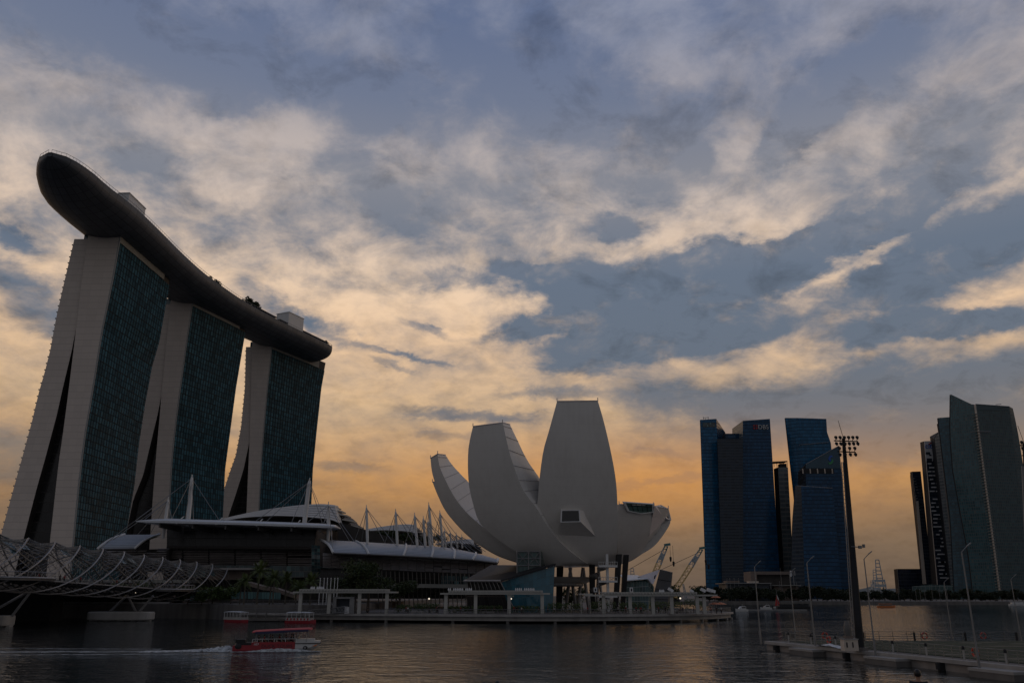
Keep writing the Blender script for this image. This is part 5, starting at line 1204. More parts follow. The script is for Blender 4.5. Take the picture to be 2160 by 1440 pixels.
def fixtures(x0, x1, n, Y, zt, label):
    root = thing('lamp_row', label, 'lamps', (PX((x0 + x1) / 2, Y, zt).x, Y, zt), 'small lamps on the canopies')
    for j in range(n):
        if (j * 5 + n) % 7 == 3: continue
        x_ = PX(lerp(x0, x1, j / max(1, n - 1)), Y, zt).x; m = MB(); m.box(x_ - .17, x_ + .17, Y, Y + .3, zt + .01, zt + .38); m.tube([(x_, Y + .15, zt + .38), (x_, Y + .1, zt + .6)], [.14, .08], 6); m.build('lamp', 'sign_white', root)
z1 = pergola('long white canopy on square columns, nearest the moored boats', 619, 836, 632, 818, 1241.5, (632, 693, 757, 815), 217)
z2 = pergola('white slatted canopy in front of the glass entrance pavilion', 929, 1160, 946, 1145, 1244.5, (940, 1003, 1074, 1144), 214)
z3 = pergola('white canopy below the museum bowl with tilted floodlights at its end', 1234, 1512, 1273, 1470, 1248, (1274, 1330, 1378, 1418, 1472, 1487), 213)
fixtures(656, 682, 9, 218, z1, 'row of small white lamps on the canopy nearest the moored boats'); fixtures(946, 994, 14, 215, z2, 'left row of small white lamps on the pavilion canopy'); fixtures(1088, 1126, 11, 215, z2, 'right row of small white lamps on the pavilion canopy'); fixtures(1392, 1400, 4, 214, z3, 'four tiny white lamps before the tilted floodlights')
m = MB(); a, b = P(1222, 1251, 216), P(1250, 1251, 216); m.box(a.x, b.x, 216, 219, a.z - .3, a.z); 
for x_ in (a.x + .5, b.x - .5): m.box(x_ - .1, x_ + .1, 217, 217.3, 2.02, a.z - .31)
tag(m.build('side_awning', 'pergola'), 'short white awning tucked at the left end of the museum canopy', 'awning')
for i, px in enumerate((1256, 1332)):
    root = thing('spotlight', 'single white spotlight on the museum canopy, %s' % ('near its left end' if i == 0 else 'over its second column'), 'spotlight', (PX(px, 214, z3).x, 214, z3), 'spotlights on the canopies')
    p = PX(px, 214, z3 + .01); m = MB(); m.box(p.x - .4, p.x + .4, 213.8, 214.3, p.z, p.z + 1.1); m.build('housing', 'sign_white', root)
    m = MB(); m.box(p.x - .17, p.x + .17, 213.7, 213.79, p.z + .2, p.z + .85); m.build('lens', 'black', root)
for i, (px, py, L, h_, an) in enumerate(((1414.5, 1243.5, 11, 6, 32), (1459, 1246, 7, 5, 32), (1483, 1244, 10, 6, 30), (1497, 1244.5, 12, 7, 20), (1504, 1246, 9, 6, 18))):
    Y = 214 + (i % 2); k = P(px, py, Y).z - P(px, py + 1, Y).z; c = P(px, py, Y); t_ = radians(an); u = Vector((cos(t_), 0, -sin(t_))); v = Vector((sin(t_), 0, cos(t_)))
    root = thing('floodlight', 'white boxy floodlight tilted on the canopy end, %s from the museum side' % ORD[i], 'floodlight', (c.x, Y, z3), 'tilted floodlights on the canopy')
    m = MB(); m.obox(c, u * L * k, Vector((0, 1.2, 0)), v * h_ * k); m.build('housing', 'sign_white', root)
    m = MB(); m.obox(c + u * L * k * .52, u * .12, Vector((0, 1.0, 0)), v * h_ * k * .8); m.build('lens', 'grey_stone', root)
    m = MB(); m.tube([c - v * h_ * k * .4, (c.x + .1, Y, z3 - .3)], .12, 5); m.build('bracket', 'steel_dark', root)
# railing along the curved edge
rl = thing('promenade_railing', 'low metal railing following the curved promenade edge', 'railing', tuple(rim[20]))
m = MB(); off = [Vector((p.x * .994, p.y + 1.2, 2.01)) for p in rim]
for hh in (.35, .7, 1.12): m.tube([p + Vector((0, 0, hh)) for p in off], .035 if hh < 1 else .06, 4)
m.build('rails', 'steel_dark', rl)
m = MB()
for i in range(39):
    for f in (0, .33, .66): p = off[i].lerp(off[i + 1], f); m.tube([p, p + Vector((0, 0, 1.12))], .05, 4)
m.build('posts', 'steel_dark', rl)
m = MB(); rl2 = [Vector((lerp(-88, -46, f), lerp(251, 225, f), 4.01)) for f in [i / 24 for i in range(25)]]
for hh in (.4, .75, 1.1): m.tube([p + Vector((0, 0, hh)) for p in rl2], .04, 4)
for p in rl2: m.tube([p, p + Vector((0, 0, 1.1))], .05, 4)
tag(m.build('quay_railing', 'steel_dark'), 'straight railing on the quay between the bridge and the first canopy', 'railing')
# kiosk under the first canopy, flagpoles, low wall
ks = thing('ticket_kiosk', 'small white framed kiosk under the first canopy', 'kiosk', tuple(PX(722, 219, 2.02)))
a, b = PX(700, 218, 2.02), PX(746, 218, 2.02); zt = P(720, 1258, 218).z
m = MB(); m.box(a.x, b.x, 218, 221, zt - .45, zt); m.build('roof', 'galv', ks)
for x0, x1, pn in ((a.x, a.x + .9, 'end_wall'), (b.x - 1.2, b.x, 'end_wall')): m = MB(); m.box(x0, x1, 218.1, 220.9, 2.03, zt - .46); m.build(pn, 'galv', ks)
m = MB(); m.box(a.x + .95, b.x - 1.25, 220.4, 220.6, 2.03, zt - .46); m.build('back_wall', 'bank_dark', ks)
m = MB(); m.box(b.x - 2.4, b.x - 1.25, 218.3, 218.8, 2.03, 3.6); m.build('counter', 'sign_white', ks)
for i, px in enumerate((671, 679.5, 686.5, 694, 702, 708.5)):
    a = PX(px, 226, 2.02); zt = P(px, 1220, 226).z; m = MB(); m.tube([a, (a.x, a.y, zt)], [.14, .09], 6); m.ball((a.x, a.y, zt + .1), .18, 6, 4)
    tag(m.build('flagpole', 'white_paint'), 'white flagpole behind the first canopy, %s of the six' % ORD[i], 'flagpole', 'white flagpoles behind the canopy')
# waterfront shop front and sloping ramp behind the palms
sf = thing('waterfront_pavilion', 'low waterfront building with teal shop windows and a sloping ramp roof behind the palms', 'building', tuple(PX(540, 254, 2.1)))
glass_px('shop_window', 'teal_window', 486, 520, 1247.5, 1247.5, 1263, 1263, 250, 250, 5, 1, sf); glass_px('shop_window', 'teal_window', 522, 592, 1247.5, 1249, 1263, 1264, 250, 246, 12, 1, sf)
glass_px('shop_window', 'teal_window', 400, 436, 1244, 1244, 1267, 1267, 262, 260, 6, 2, sf); glass_px('gable_glass', 'mall_glass', 486, 592, 1232, 1244, 1247.3, 1247.3, 251.5, 248, 14, 2, sf)
wall_px('side_wall', 'brown_stone', [(438, 1243), (485, 1240), (485, 1268), (438, 1268)], 251, 8, sf)
m = MB(); q = [P(520, 1226, 249), P(555, 1236, 248), P(575, 1238, 247), P(620, 1253, 245)]; m.loft([[p, p + Vector((0, 0, -1.0)), p + Vector((0, 6, -1.0)), p + Vector((0, 6, 0))] for p in q]); m.build('ramp', 'brown_stone', sf)
wall_px('ramp_wall', 'concrete_dark', [(560, 1240), (620, 1255), (620, 1266), (560, 1266)], 250, 6, sf)
m = MB(); a, b = P(330, 1268, 262), P(436, 1242, 262); m.prism([a, b, b + Vector((0, 3, 0)), a + Vector((0, 3, 0))], (0, 0, .5)); m.build('stair_stringer', 'brown_stone', sf)
ar = thing('quay_arcade', 'dark shop arcade under the bridge with pale pillars along the quay', 'building', tuple(PX(250, 285, 2.1)))
glass_px('shop_front', 'mall_glass', 110, 400, 1228, 1226, 1272, 1270, 290, 284, 30, 2, ar)
for k in range(9): p = PX(150 + k * 30, 281, 2.1); m = MB(); m.box(p.x - .6, p.x + .6, 280, 281.5, 2.1, 10.2); m.build('pillar', 'brown_stone', ar)
m = MB(); a, b = P(100, 1228, 280), P(400, 1226, 280); m.box(a.x, b.x, 279.5, 292, 10.25, 11.2); m.build('lintel', 'grey_stone', ar)
m = MB(); m.box(PX(60, 256, 0).x, -101, 255.4, 257, 4.01, 4.5); tag(m.build('quay_kerb', 'concrete'), 'pale kerb along the top of the dark quay wall under the bridge', 'wall')
# floating pontoon and gangway for the river boats
gp = thing('boat_jetty', 'floating landing stage with white framed sides and a lattice gangway up to the promenade', 'jetty', tuple(PX(600, 226, .3)))
a, b = PX(512, 228, .5), PX(660, 224, .5); m = MB(); m.box(a.x, b.x, 223.5, 227, .15, .55); m.build('pontoon', 'concrete_dark', gp)
m = MB()
for k in range(9): x_ = lerp(a.x, b.x, k / 8); m.box(x_ - .12, x_ + .12, 223.6, 223.8, .55, 2.5)
m.box(a.x, b.x, 223.6, 223.8, 2.5, 2.7); m.build('frame', 'steel_dark', gp)
m = MB(); g0, g1 = P(650, 1298, 221), P(730, 1290, 214)
for s_ in (0, 1.6):
    o_ = Vector((0, s_, 0)); m.tube([g0 + o_, g1 + o_], .1, 5); m.tube([g0 + o_ + Vector((0, 0, 1.3)), g1 + o_ + Vector((0, 0, 1.3))], .1, 5)
    for k in range(12): p, q_ = (g0 + o_).lerp(g1 + o_, k / 12), (g0 + o_).lerp(g1 + o_, (k + 1) / 12); m.tube([p, q_ + Vector((0, 0, 1.3))], .05, 4); m.tube([p + Vector((0, 0, 1.3)), q_], .05, 4)
m.build('gangway', 'galv', gp)
# benches and low planters
for i, px in enumerate((880, 1030, 1345, 1440)):
    p = PX(px, 217, 2.02); m = MB(); m.box(p.x - 1.6, p.x + 1.6, 217, 217.8, 2.42, 2.57)
    for dx_ in (-1.3, 1.3): m.box(p.x + dx_ - .2, p.x + dx_ + .2, 217.1, 217.7, 2.02, 2.41)
    tag(m.build('bench', 'concrete'), 'low stone bench on the promenade, %s' % ('between the first two canopies', 'under the pavilion canopy', 'under the museum canopy', 'near the tilted floodlights')[i], 'bench', 'stone benches on the promenade')

# ------------------------------------------------------------------ people
def skin_mesh(name, pts, edges, radii, mat, parent, sub=1):
    me = bpy.data.meshes.new(name); me.from_pydata([Vector(p) for p in pts], edges, []); o = bpy.data.objects.new(name, me); COL.objects.link(o)
    sk = o.modifiers.new('skin', 'SKIN'); sv = me.skin_vertices[0].data
    for i, r in enumerate(radii): sv[i].radius = (r, r) if not isinstance(r, tuple) else r
    sv[0].use_root = True
    if sub: ss = o.modifiers.new('sub', 'SUBSURF'); ss.levels = ss.render_levels = sub
    dg = bpy.context.evaluated_depsgraph_get(); m2 = bpy.data.meshes.new_from_object(o.evaluated_get(dg)); m2.name = name
    bpy.data.objects.remove(o); m2.materials.clear(); m2.materials.append(MATS[mat]); m2.shade_smooth()
    r = bpy.data.objects.new(name, m2); COL.objects.link(r); r.parent = parent; return r
def person(name, label, shirt, seated=False, detail=False):
    """about 1.72 m, facing +Y, feet at the origin (or seat at the origin when seated)"""
    root = thing(name, label, 'person', (0, 0, 0)); zo = -.9 if seated else 0
    if seated: leg = lambda s: [(s * .1, 0, 0.02), (s * .11, .42, 0.06), (s * .11, .44, -.40), (s * .11, .58, -.44)]
    else: leg = lambda s: [(s * .1, 0, .86), (s * .11, .02, .48), (s * .11, -.01, .08), (s * .12, .14, .04)]
    arm = lambda s: [(s * .19, 0, 1.40 + zo), (s * .25, -.01, 1.13 + zo), (s * .24, .08 if not seated else .22, .90 + zo), (s * .235, .10 if not seated else .30, .82 + zo)]
    pts = [(0, 0, .92 + zo), (0, -.01, 1.12 + zo), (0, -.01, 1.34 + zo), (0, 0, 1.44 + zo), (0, .01, 1.52 + zo), (0, .02, 1.60 + zo), (0, .02, 1.68 + zo)]
    rad = [(.15, .11), (.14, .10), (.17, .11), (.08, .07), .055, (.078, .095), (.07, .085)]; ed = [(i, i + 1) for i in range(6)]
    for s in (-1, 1):
        i = len(pts); pts += arm(s); rad += [.06, .045, .035, .03]; ed += [(2, i), (i, i + 1), (i + 1, i + 2), (i + 2, i + 3)]
        for fx in range(5):
            h = arm(s)[3]; j = len(pts); ang = (fx - 2) * .022; th_ = fx == 4
            pts += [(h[0] - s * .01, h[1] + ang + (.03 if th_ else 0), h[2] - (.03 if th_ else .05)), (h[0] - s * .025, h[1] + ang * 1.1 + .01 + (.03 if th_ else 0), h[2] - (.06 if th_ else .105))]; rad += [.011, .008]; ed += [(i + 3, j), (j, j + 1)]
        i = len(pts); pts += leg(s); rad += [.09, .065, .04, .035]; ed += [(0, i), (i, i + 1), (i + 1, i + 2), (i + 2, i + 3)]
    skin_mesh('body', pts, ed, rad, 'skin', root, 2 if detail else 1)
    sp_ = [(0, 0, .86 + zo), (0, -.01, 1.12 + zo), (0, -.01, 1.34 + zo), (0, 0, 1.43 + zo)]; sr = [(.17, .125), (.16, .12), (.19, .13), (.10, .08)]; se = [(0, 1), (1, 2), (2, 3)]
    for s in (-1, 1):
        a = [Vector(q) for q in arm(s)]; i = len(sp_); sp_ += [tuple(a[0]), tuple(a[0].lerp(a[1], .75))]; sr += [.085, .07]; se += [(2, i), (i, i + 1)]
    skin_mesh('shirt', sp_, se, sr, shirt, root, 2 if detail else 1)
    tp = [(0, 0, .90 + zo)]; tr = [(.165, .13)]; te = []
    for s in (-1, 1):
        l_ = leg(s); i = len(tp); tp += [l_[0], l_[1], tuple(Vector(l_[1]).lerp(Vector(l_[2]), .85))]; tr += [.105, .08, .06]; te += [(0, i), (i, i + 1), (i + 1, i + 2)]
    skin_mesh('trousers', tp, te, tr, 'cloth_dark', root, 1)
    m = MB(); m.ball((0, .0, 1.665 + zo), .108, 14, 10, (.88, 1.0, 1.02))
    for i_, v in enumerate(m.v):
        if v.z < 1.60 + zo and v.y > -.02: v.y = min(v.y, .0); v.z = max(v.z, 1.60 + zo)
        if v.y > .06 and v.z < 1.69 + zo: v.y = .06
    m.build('hair', 'hair', root, smooth=True)
    if detail:
        for s in (-1, 1): m = MB(); m.ball((s * .088, .01, 1.60 + zo), .03, 8, 6, (.4, .8, 1.2)); m.build('ear', 'skin', root, smooth=True)
        m = MB(); m.ball((0, .115, 1.60 + zo), .018, 8, 6, (.8, 1, 1.4)); m.build('nose', 'skin', root, smooth=True)
    return root
near = person('person', 'short haired person in a dark navy shirt standing in front, back turned', 'shirt_navy', detail=True)
u_, v_ = ray(1934, 1410); Yp = 25.0; near.location = (u_ * Yp, Yp, CAM_H + v_ * Yp - 1.775); near.rotation_euler = (0, 0, radians(-22))
gz_ = near.location.z
tops = ((1049, 1434.5, 22), (1021, 1437, 23))
for i, (px, py, Y) in enumerate(tops):
    o = person('person', 'person of whom only the dark haired crown shows, %s' % ('the larger one' if i == 0 else 'the smaller one beside'), 'cloth_dark'); u2, v2 = ray(px, py); zt = CAM_H + v2 * Y; o.location = (u2 * Y, Y, gz_); o.scale = (1, 1, (zt - gz_) / 1.775)
m = MB(); m.box(-40, 40, -25, 26.5, gz_ - 5, gz_ - .003); tag(m.build('near_terrace', 'paving'), kind='structure')
pd = person('pedestrian', 'x', 'cloth_dark'); pr = person('pedestrian', 'x', 'cloth_red'); pw = person('pedestrian', 'x', 'cloth_white')
spots = [(536, 245, 4.02, pd, 'dark clothed pedestrian walking on the quay before the teal windows'), (1486, 215, 2.03, pr, 'pedestrian in red beside the last canopy column'), (1500, 214, 2.03, pr, 'pedestrian in red near the promenade tip'), (1512, 213, 2.03, pd, 'dark clothed pedestrian at the promenade tip'), (1522, 214, 2.03, pw, 'pedestrian in white at the promenade tip'),
 (1330, 214, 2.03, pd, 'dark clothed pedestrian under the museum canopy, at its second column'), (1352, 214, 2.03, pr, 'pedestrian in red under the museum canopy'), (1240, 214, 2.03, pr, 'pedestrian in red below the stair landings'), (860, 215, 2.03, pw, 'pedestrian in white between the first two canopies'), (905, 215, 2.03, pd, 'dark clothed pedestrian left of the pavilion canopy'), (1100, 214, 2.03, pw, 'pedestrian in white under the pavilion canopy'), (775, 216, 2.03, pd, 'dark clothed pedestrian right of the kiosk')]
for i, (px, Y, z_, pr_, lb) in enumerate(spots): place(pr_, USED, tuple(PX(px, Y, z_)), i * 2.1, 1, lb, 'pedestrians on the promenade')
dk = [(75, 0), (84, 1), (100, 0), (118, 1), (35, 1), (160, 0), (205, 1)]
for i, (px, r_) in enumerate(dk):
    Y = lerp(180, 215, min(1, px / 200)); c = ax(Y); place((pd, pr)[r_], USED, (c.x + 1.8, Y, c.z - 2.48), i, 1, '%s pedestrian on the helix bridge, %s along the deck from the near end' % (('dark clothed', 'red shirted')[r_], ORD[i]), 'pedestrians on the footbridge')
rc = random.Random(31)
for i in range(22):
    k = rc.randrange(3); px = rc.uniform(845, 1215) if i < 12 else rc.uniform(1240, 1470); Yq = rc.uniform(219, 222)
    place((pd, pr, pw)[k], USED, tuple(PX(px, Yq, 2.03)), rc.uniform(0, 6), rc.uniform(.93, 1.04), 'tiny %s pedestrian in the loose crowd before the promenade hedges' % ('dark clothed', 'red shirted', 'pale shirted')[k], ('dark', 'red', 'pale')[k] + ' clothed crowd before the hedges')
for i, (px, py, Y, wh) in enumerate(((1435, 1261, 226, 'between the museum canopy columns'), (1078, 1262, 228, 'under the pavilion canopy'), (905, 1262, 230, 'left of the pavilion canopy'), (285, 1250, 252, 'behind the bridge raking columns'))):
    p = P(px, py, Y); root = thing('globe_lamp', 'small lit globe lamp on a pole %s' % wh, 'lamp', (p.x, Y, 2.03 if px > 500 else 4.0), 'lit globe lamps on the waterfront'); m = MB(); m.tube([(p.x, Y, root.location.z), (p.x, Y, p.z - .2)], .06, 6); m.build('pole', 'steel_dark', root); m = MB(); m.ball(p, .22, 10, 8); m.build('globe', 'lamp_glow', root, smooth=True)
# umbrellas at the promenade tip
for i, (px, wd) in enumerate(((1508, 1.7), (1521, 1.6), (1512, 1.3))):
    p = PX(px, 217 + i, 2.03); root = thing('parasol', 'orange parasol at the promenade tip, %s' % ('left one', 'right one', 'smaller one between the other two')[i], 'parasol', tuple(p), 'parasols at the promenade tip'); h_ = 2.7 + (i == 2) * 1.6
    m = MB(); m.tube([p, p + Vector((0, 0, h_))], .05, 6); m.build('pole', 'steel', root)
    m = MB(); m.loft([[p + Vector((r_ * cos(a), r_ * sin(a), z_)) for a in [2 * pi * k / 8 for k in range(8)]] for r_, z_ in ((wd, h_ - .5), (wd * .5, h_ - .15), (.05, h_))]); m.build('canopy', 'orange_paint', root)

# ------------------------------------------------------------------ boats
def hull_mesh(mm, L, B, D, z0=-.4, bow=.35, sheer=.3, stern=.85, n=14):
    """lofted hull along +X, centred, bow at +L/2"""
    lo = []
    for k in range(n + 1):
        f = k / n; x_ = (f - .5) * L; w_ = B / 2 * (1 if f < 1 - bow else max(.03, 1 - ((f - 1 + bow) / bow) ** 2.0)) * lerp(stern, 1, min(1, f * 4)); zt = D + sheer * max(0, (f - .55) / .45) ** 2
        lo.append([(x_, -w_, zt), (x_, -w_ * .92, z0 + (D - z0) * .35), (x_, -w_ * .5, z0), (x_, w_ * .5, z0), (x_, w_ * .92, z0 + (D - z0) * .35), (x_, w_, zt)])
    mm.loft(lo)
def at(o, loc, rz=0): o.location = loc; o.rotation_euler = (0, 0, rz); return o
# amphibious tour boat
db = thing('tour_boat', 'red amphibious tour boat with white bow and red canopy, throwing a foam wake', 'boat', (0, 0, 0)); L = 10.9
m = MB(); m.loft([[(x_, -y_, z_) for y_, z_ in ((1.25, zt), (1.25, .15), (1.0, -.35), (-1.0, -.35), (-1.25, .15), (-1.25, zt))] for x_, zt in ((-5.3, .95), (-4.9, 1.0), (-3.0, 1.0), (-2.99, 1.45), (2.6, 1.5))]); m.build('hull', 'red_paint', db)
m = MB(); m.loft([[(x_, -1.28 * w_, zt), (x_, -1.28 * w_, .35 + up), (x_, -.8 * w_, -.3 + up * 1.4), (x_, .8 * w_, -.3 + up * 1.4), (x_, 1.28 * w_, .35 + up), (x_, 1.28 * w_, zt)] for x_, w_, zt, up in ((2.45, 1, 1.5, 0), (3.4, 1, 1.55, .05), (4.4, .92, 1.6, .25), (5.1, .72, 1.6, .55), (5.5, .5, 1.58, .9))]); bw = m.build('bow', 'white_hull', db)
m = MB(); m.loft([[(x_, -1.32 * w_, 1.28), (x_, -1.32 * w_, 1.14), (x_, 1.32 * w_, 1.14), (x_, 1.32 * w_, 1.28)] for x_, w_ in ((2.4, 1.0), (3.6, 1.0), (4.4, .94), (5.1, .75), (5.56, .5))]); m.build('fender_strip', 'black', bw)
m = MB(); m.loft([[(x_, -.9 * w_, z_) for z_ in (1.5, 1.95)] + [(x_, .9 * w_, z_) for z_ in (1.95, 1.5)] for x_, w_ in ((2.4, 1), (3.6, .95), (4.4, .7), (4.8, .5))]); m.build('foredeck', 'white_hull', bw)
m = MB(); m.ball((3.7, -1.22, .5), .34, 14, 8, (1, .3, 1)); m.build('wheel', 'black', db)
m = MB(); m.ball((3.7, -1.33, .5), .16, 10, 6, (1, .3, 1)); m.build('wheel_hub', 'galv', db)
m = MB(); m.prism([(4.6, -1.22, .75), (5.0, -1.0, 1.0), (5.3, -.8, 1.1), (5.0, -1.0, .72)], (0, .1, 0)); m.build('orange_patch', 'orange_paint', bw)
m = MB(); pr_ = [(-3.0, 3.15), (-2.6, 3.25), (1.2, 3.5), (4.0, 3.62), (4.3, 3.6)]; m.loft([[(x_, -1.45, z_ - .12), (x_, -1.2, z_ + .06), (x_, 0, z_ + .16), (x_, 1.2, z_ + .06), (x_, 1.45, z_ - .12), (x_, 1.4, z_ - .2), (x_, -1.4, z_ - .2)] for x_, z_ in pr_]); m.build('canopy', 'red_canopy', db)
m = MB(); m.loft([[(x_, -1.46, z_ - .1), (x_, -1.42, z_ - .1), (x_, -1.42, z_ - .48), (x_, -1.46, z_ - .48)] for x_, z_ in pr_[1:-1]]); m.build('valance', 'navy', db)
for x_ in (-2.5, -.9, .7, 2.3, 3.8):
    for s_ in (-1, 1): m = MB(); m.tube([(x_, s_ * 1.22, 1.45), (x_, s_ * 1.25, 3.3 + x_ * .06)], .045, 6); m.build('canopy_post', 'galv', db)
for s_ in (-1, 1):
    m = MB(); m.tube([(-2.9, s_ * 1.22, 1.95), (2.6, s_ * 1.22, 2.0)], .04, 5)
    for x_ in (-2.9, -2.3, -1.7, -.2, 1.2, 2.6): m.tube([(x_, s_ * 1.22, 1.45), (x_, s_ * 1.22, 1.97)], .035, 5)
    m.build('side_rail', 'white_paint', db)
m = MB(); m.prism([(2.6, -1.0, 1.9), (2.6, 1.0, 1.9), (2.9, .95, 2.75), (2.9, -.95, 2.75)], (.05, 0, 0)); m.build('windscreen', 'glass_black', db)
m = MB(); m.box(-4.9, -3.05, -1.1, 1.1, .98, 1.35); m.box(-5.1, -3.9, -.7, .7, 1.36, 1.9); m.tube([(-5.2, -.9, 1.0), (-5.25, -.9, 2.6)], .04, 5); m.build('stern_deck', 'black', db)
m = MB(); m.ball((-4.6, -1.3, .8), .42, 12, 8, (1, .4, 1)); m.build('stern_fender', 'black', db)
text_part('DUCK TOURS', 'dark_text', db, (-1.75, -1.262, .60), .50, name='lettering', depth=.012, squash=.86)
text_part('107', 'sign_white', db, (-2.75, -1.262, .98), .32, name='number', depth=.012)
hd = Vector((PZ(640, 1377, 0) - PZ(490, 1370, 0))); cdb = PZ(577, 1373.5, 0) + Vector((0, 1.2, 0)); rzd = radians(8)
at(db, (cdb.x, cdb.y, .05), rzd); db.scale = (.94, .94, .70)
sd_, sr_ = person('passenger', 'x', 'cloth_dark', seated=True), person('passenger', 'x', 'cloth_red', seated=True); 
ct, st_ = cos(rzd), sin(rzd)
for i, (x_, y_, k) in enumerate(((-2.2, -.7, 0), (-1.5, -.75, 1), (-1.0, .6, 0), (-.5, -.7, 0), (.2, .55, 1), (.6, -.7, 0), (1.2, -.7, 0), (1.7, .6, 0), (2.1, -.6, 0))):
    place((sd_, sr_)[k], USED, (cdb.x + .94 * (x_ * ct - y_ * st_), cdb.y + .94 * (x_ * st_ + y_ * ct), 1.18), rzd - pi / 2, (.9, .9, .86), '%s passenger seated under the red canopy, %s from the stern' % (('dark dressed', 'red dressed')[k], ORD[i]), 'passengers on the tour boat')
for i, x_ in enumerate((-2.2, -1.3, -.4, .5, 1.4, 2.1)):
    m = MB()
    for s_ in (-1, 1): m.box(x_ - .22, x_ + .22, s_ * .65 - .45, s_ * .65 + .45, 1.56, 1.66); m.box(x_ - .28, x_ - .22, s_ * .65 - .45, s_ * .65 + .45, 1.56, 2.1)
    o = m.build('seat_row', 'navy', db)
# foam: mound behind the stern, thin trail, wash along the hull
def foam_strip(name, pts, width, hgt, mat, seed):
    rnd = random.Random(seed); rows = []
    for i, (x_, y_) in enumerate(pts):
        f = i / (len(pts) - 1); w_ = width(f); h_ = hgt(f)
        rows.append([(x_ + rnd.uniform(-.1, .1), y_ + w_ * u, .03 + h_ * (1 - u * u) * rnd.uniform(.45, 1.25)) for u in [k / 10 * 2 - 1 for k in range(11)]])
    m = MB(); m.grid(rows); return tag(m.build(name, mat, None, smooth=True), kind='stuff')
sx, sy = cdb.x - 5.2 * ct, cdb.y - 5.2 * st_
foam_strip('wake_foam', [(sx + .6 - .28 * k, sy - .2 - .01 * k) for k in range(40)], lambda f: .9 + .9 * f, lambda f: .85 * math.exp(-f * 3.2) * min(1, .3 + f * 6) + .03, 'foam_thick', 1)
foam_strip('wake_trail', [(sx - 6 - .75 * k, sy - .3 - .04 * k) for k in range(80)], lambda f: 1.4 + 1.8 * f, lambda f: .05, 'foam_thin', 2)
foam_strip('wake_trail', [(sx - 10 - .6 * k, sy + 4 + .03 * k) for k in range(60)], lambda f: .6, lambda f: .03, 'foam_thin', 3)
foam_strip('wake_trail', [(sx - 1 - .6 * k, sy - 4.5 - .05 * k) for k in range(50)], lambda f: .7, lambda f: .03, 'foam_thin', 5)
foam_strip('hull_wash', [(cdb.x + x_ * ct + 1.6 * st_, cdb.y + x_ * st_ - 1.6 * ct) for x_ in [-5 + .35 * k for k in range(31)]], lambda f: .28 + .3 * sin(pi * f), lambda f: .05 + .28 * max(0, sin(pi * min(1, f * 1.3 - .2))), 'foam_thick', 4)
# moored river boats
def river_boat(label):
    root = thing('river_boat', label, 'boat', (0, 0, 0), 'red river boats moored at the landing stage'); L = 8.2
    m = MB(); hull_mesh(m, L, 2.8, .75, bow=.25, sheer=.25); m.build('hull', 'red_paint', root)
    m = MB(); m.box(-3.8, 2.9, -1.36, -1.3, .76, 1.5); m.box(-3.8, 2.9, 1.3, 1.36, .76, 1.5); m.box(-3.86, -3.8, -1.36, 1.36, .76, 1.5); m.box(2.9, 2.96, -1.2, 1.2, .76, 1.45); m.build('side_panels', 'pier_concrete', root)
    m = MB()
    for k in range(7): x_ = -3.5 + k * .95; m.prism([(x_, -1.38, .85), (x_ + .42, -1.38, .85), (x_ + .42, -1.38, 1.42), (x_, -1.38, 1.42)], (0, .015, 0))
    m.build('panel_insets', 'red_paint', root)
    m = MB(); m.loft([[(x_, -1.5, z_ - .05), (x_, 0, z_ + .12), (x_, 1.5, z_ - .05), (x_, 1.5, z_ - .15), (x_, -1.5, z_ - .15)] for x_, z_ in ((-3.7, 3.0), (-2, 3.08), (1, 3.08), (2.9, 3.0))]); m.build('roof', 'white_roof', root)
    for x_ in (-3.5, -2.2, -.9, .4, 1.6, 2.7):
        for s_ in (-1, 1): m = MB(); m.tube([(x_, s_ * 1.3, 1.5), (x_, s_ * 1.35, 2.95)], .06, 6); m.build('roof_post', 'white_paint', root)
    m = MB(); m.box(-3.2, 2.2, -.9, .9, .8, 1.15); m.build('seats', 'brown_stone', root); return root
b1 = river_boat('red and white river boat at the landing stage end, bow turned away'); b2 = copy_tree(b1); b2['label'] = 'red and white river boat moored side on by the lattice gangway'
p = PZ(489, 1312, 0); at(b1, (p.x, p.y + 2, 0), radians(148)); b1.scale = b2.scale = (.92, .92, .82); p = PZ(631, 1314, 0); at(b2, (p.x, p.y + 2, 0), radians(-12))
# white cruisers, dinghy, barge far out
def cruiser(label, L):
    root = thing('motor_boat', label, 'boat', (0, 0, 0), 'white motor boats at anchor in the bay')
    m = MB(); hull_mesh(m, L, L * .36, L * .16, bow=.5, sheer=L * .05); m.build('hull', 'white_hull', root)
    m = MB(); m.loft([[(x_ * L, -y_ * L, L * .16), (x_ * L + dx_ * L, -y_ * L * .85, z_ * L), (x_ * L + dx_ * L, y_ * L * .85, z_ * L), (x_ * L, y_ * L, L * .16)] for x_, y_, z_, dx_ in ((-.35, .14, .36, .02), (.02, .14, .36, -.0), (.25, .10, .22, -.02))]); m.build('cabin', 'white_hull', root)
    m = MB(); m.box(-.30 * L, .02 * L, -.143 * L, .143 * L, .23 * L, .32 * L); m.build('windows', 'glass_black', root)
    m = MB(); m.tube([(-.1 * L, 0, .36 * L), (-.1 * L, 0, .52 * L)], .05, 5); m.tube([(-.25 * L, 0, .36 * L), (-.25 * L, 0, .46 * L)], .04, 5); m.build('mast', 'white_paint', root); return root
at(cruiser('white cabin cruiser anchored just past the promenade tip', 5.6), PZ(1564, 1289, 0), radians(200)); at(cruiser('smaller white motor boat between two lamp posts, right of the cabin cruiser', 5.2), PZ(1616, 1284.5, 0), radians(170))
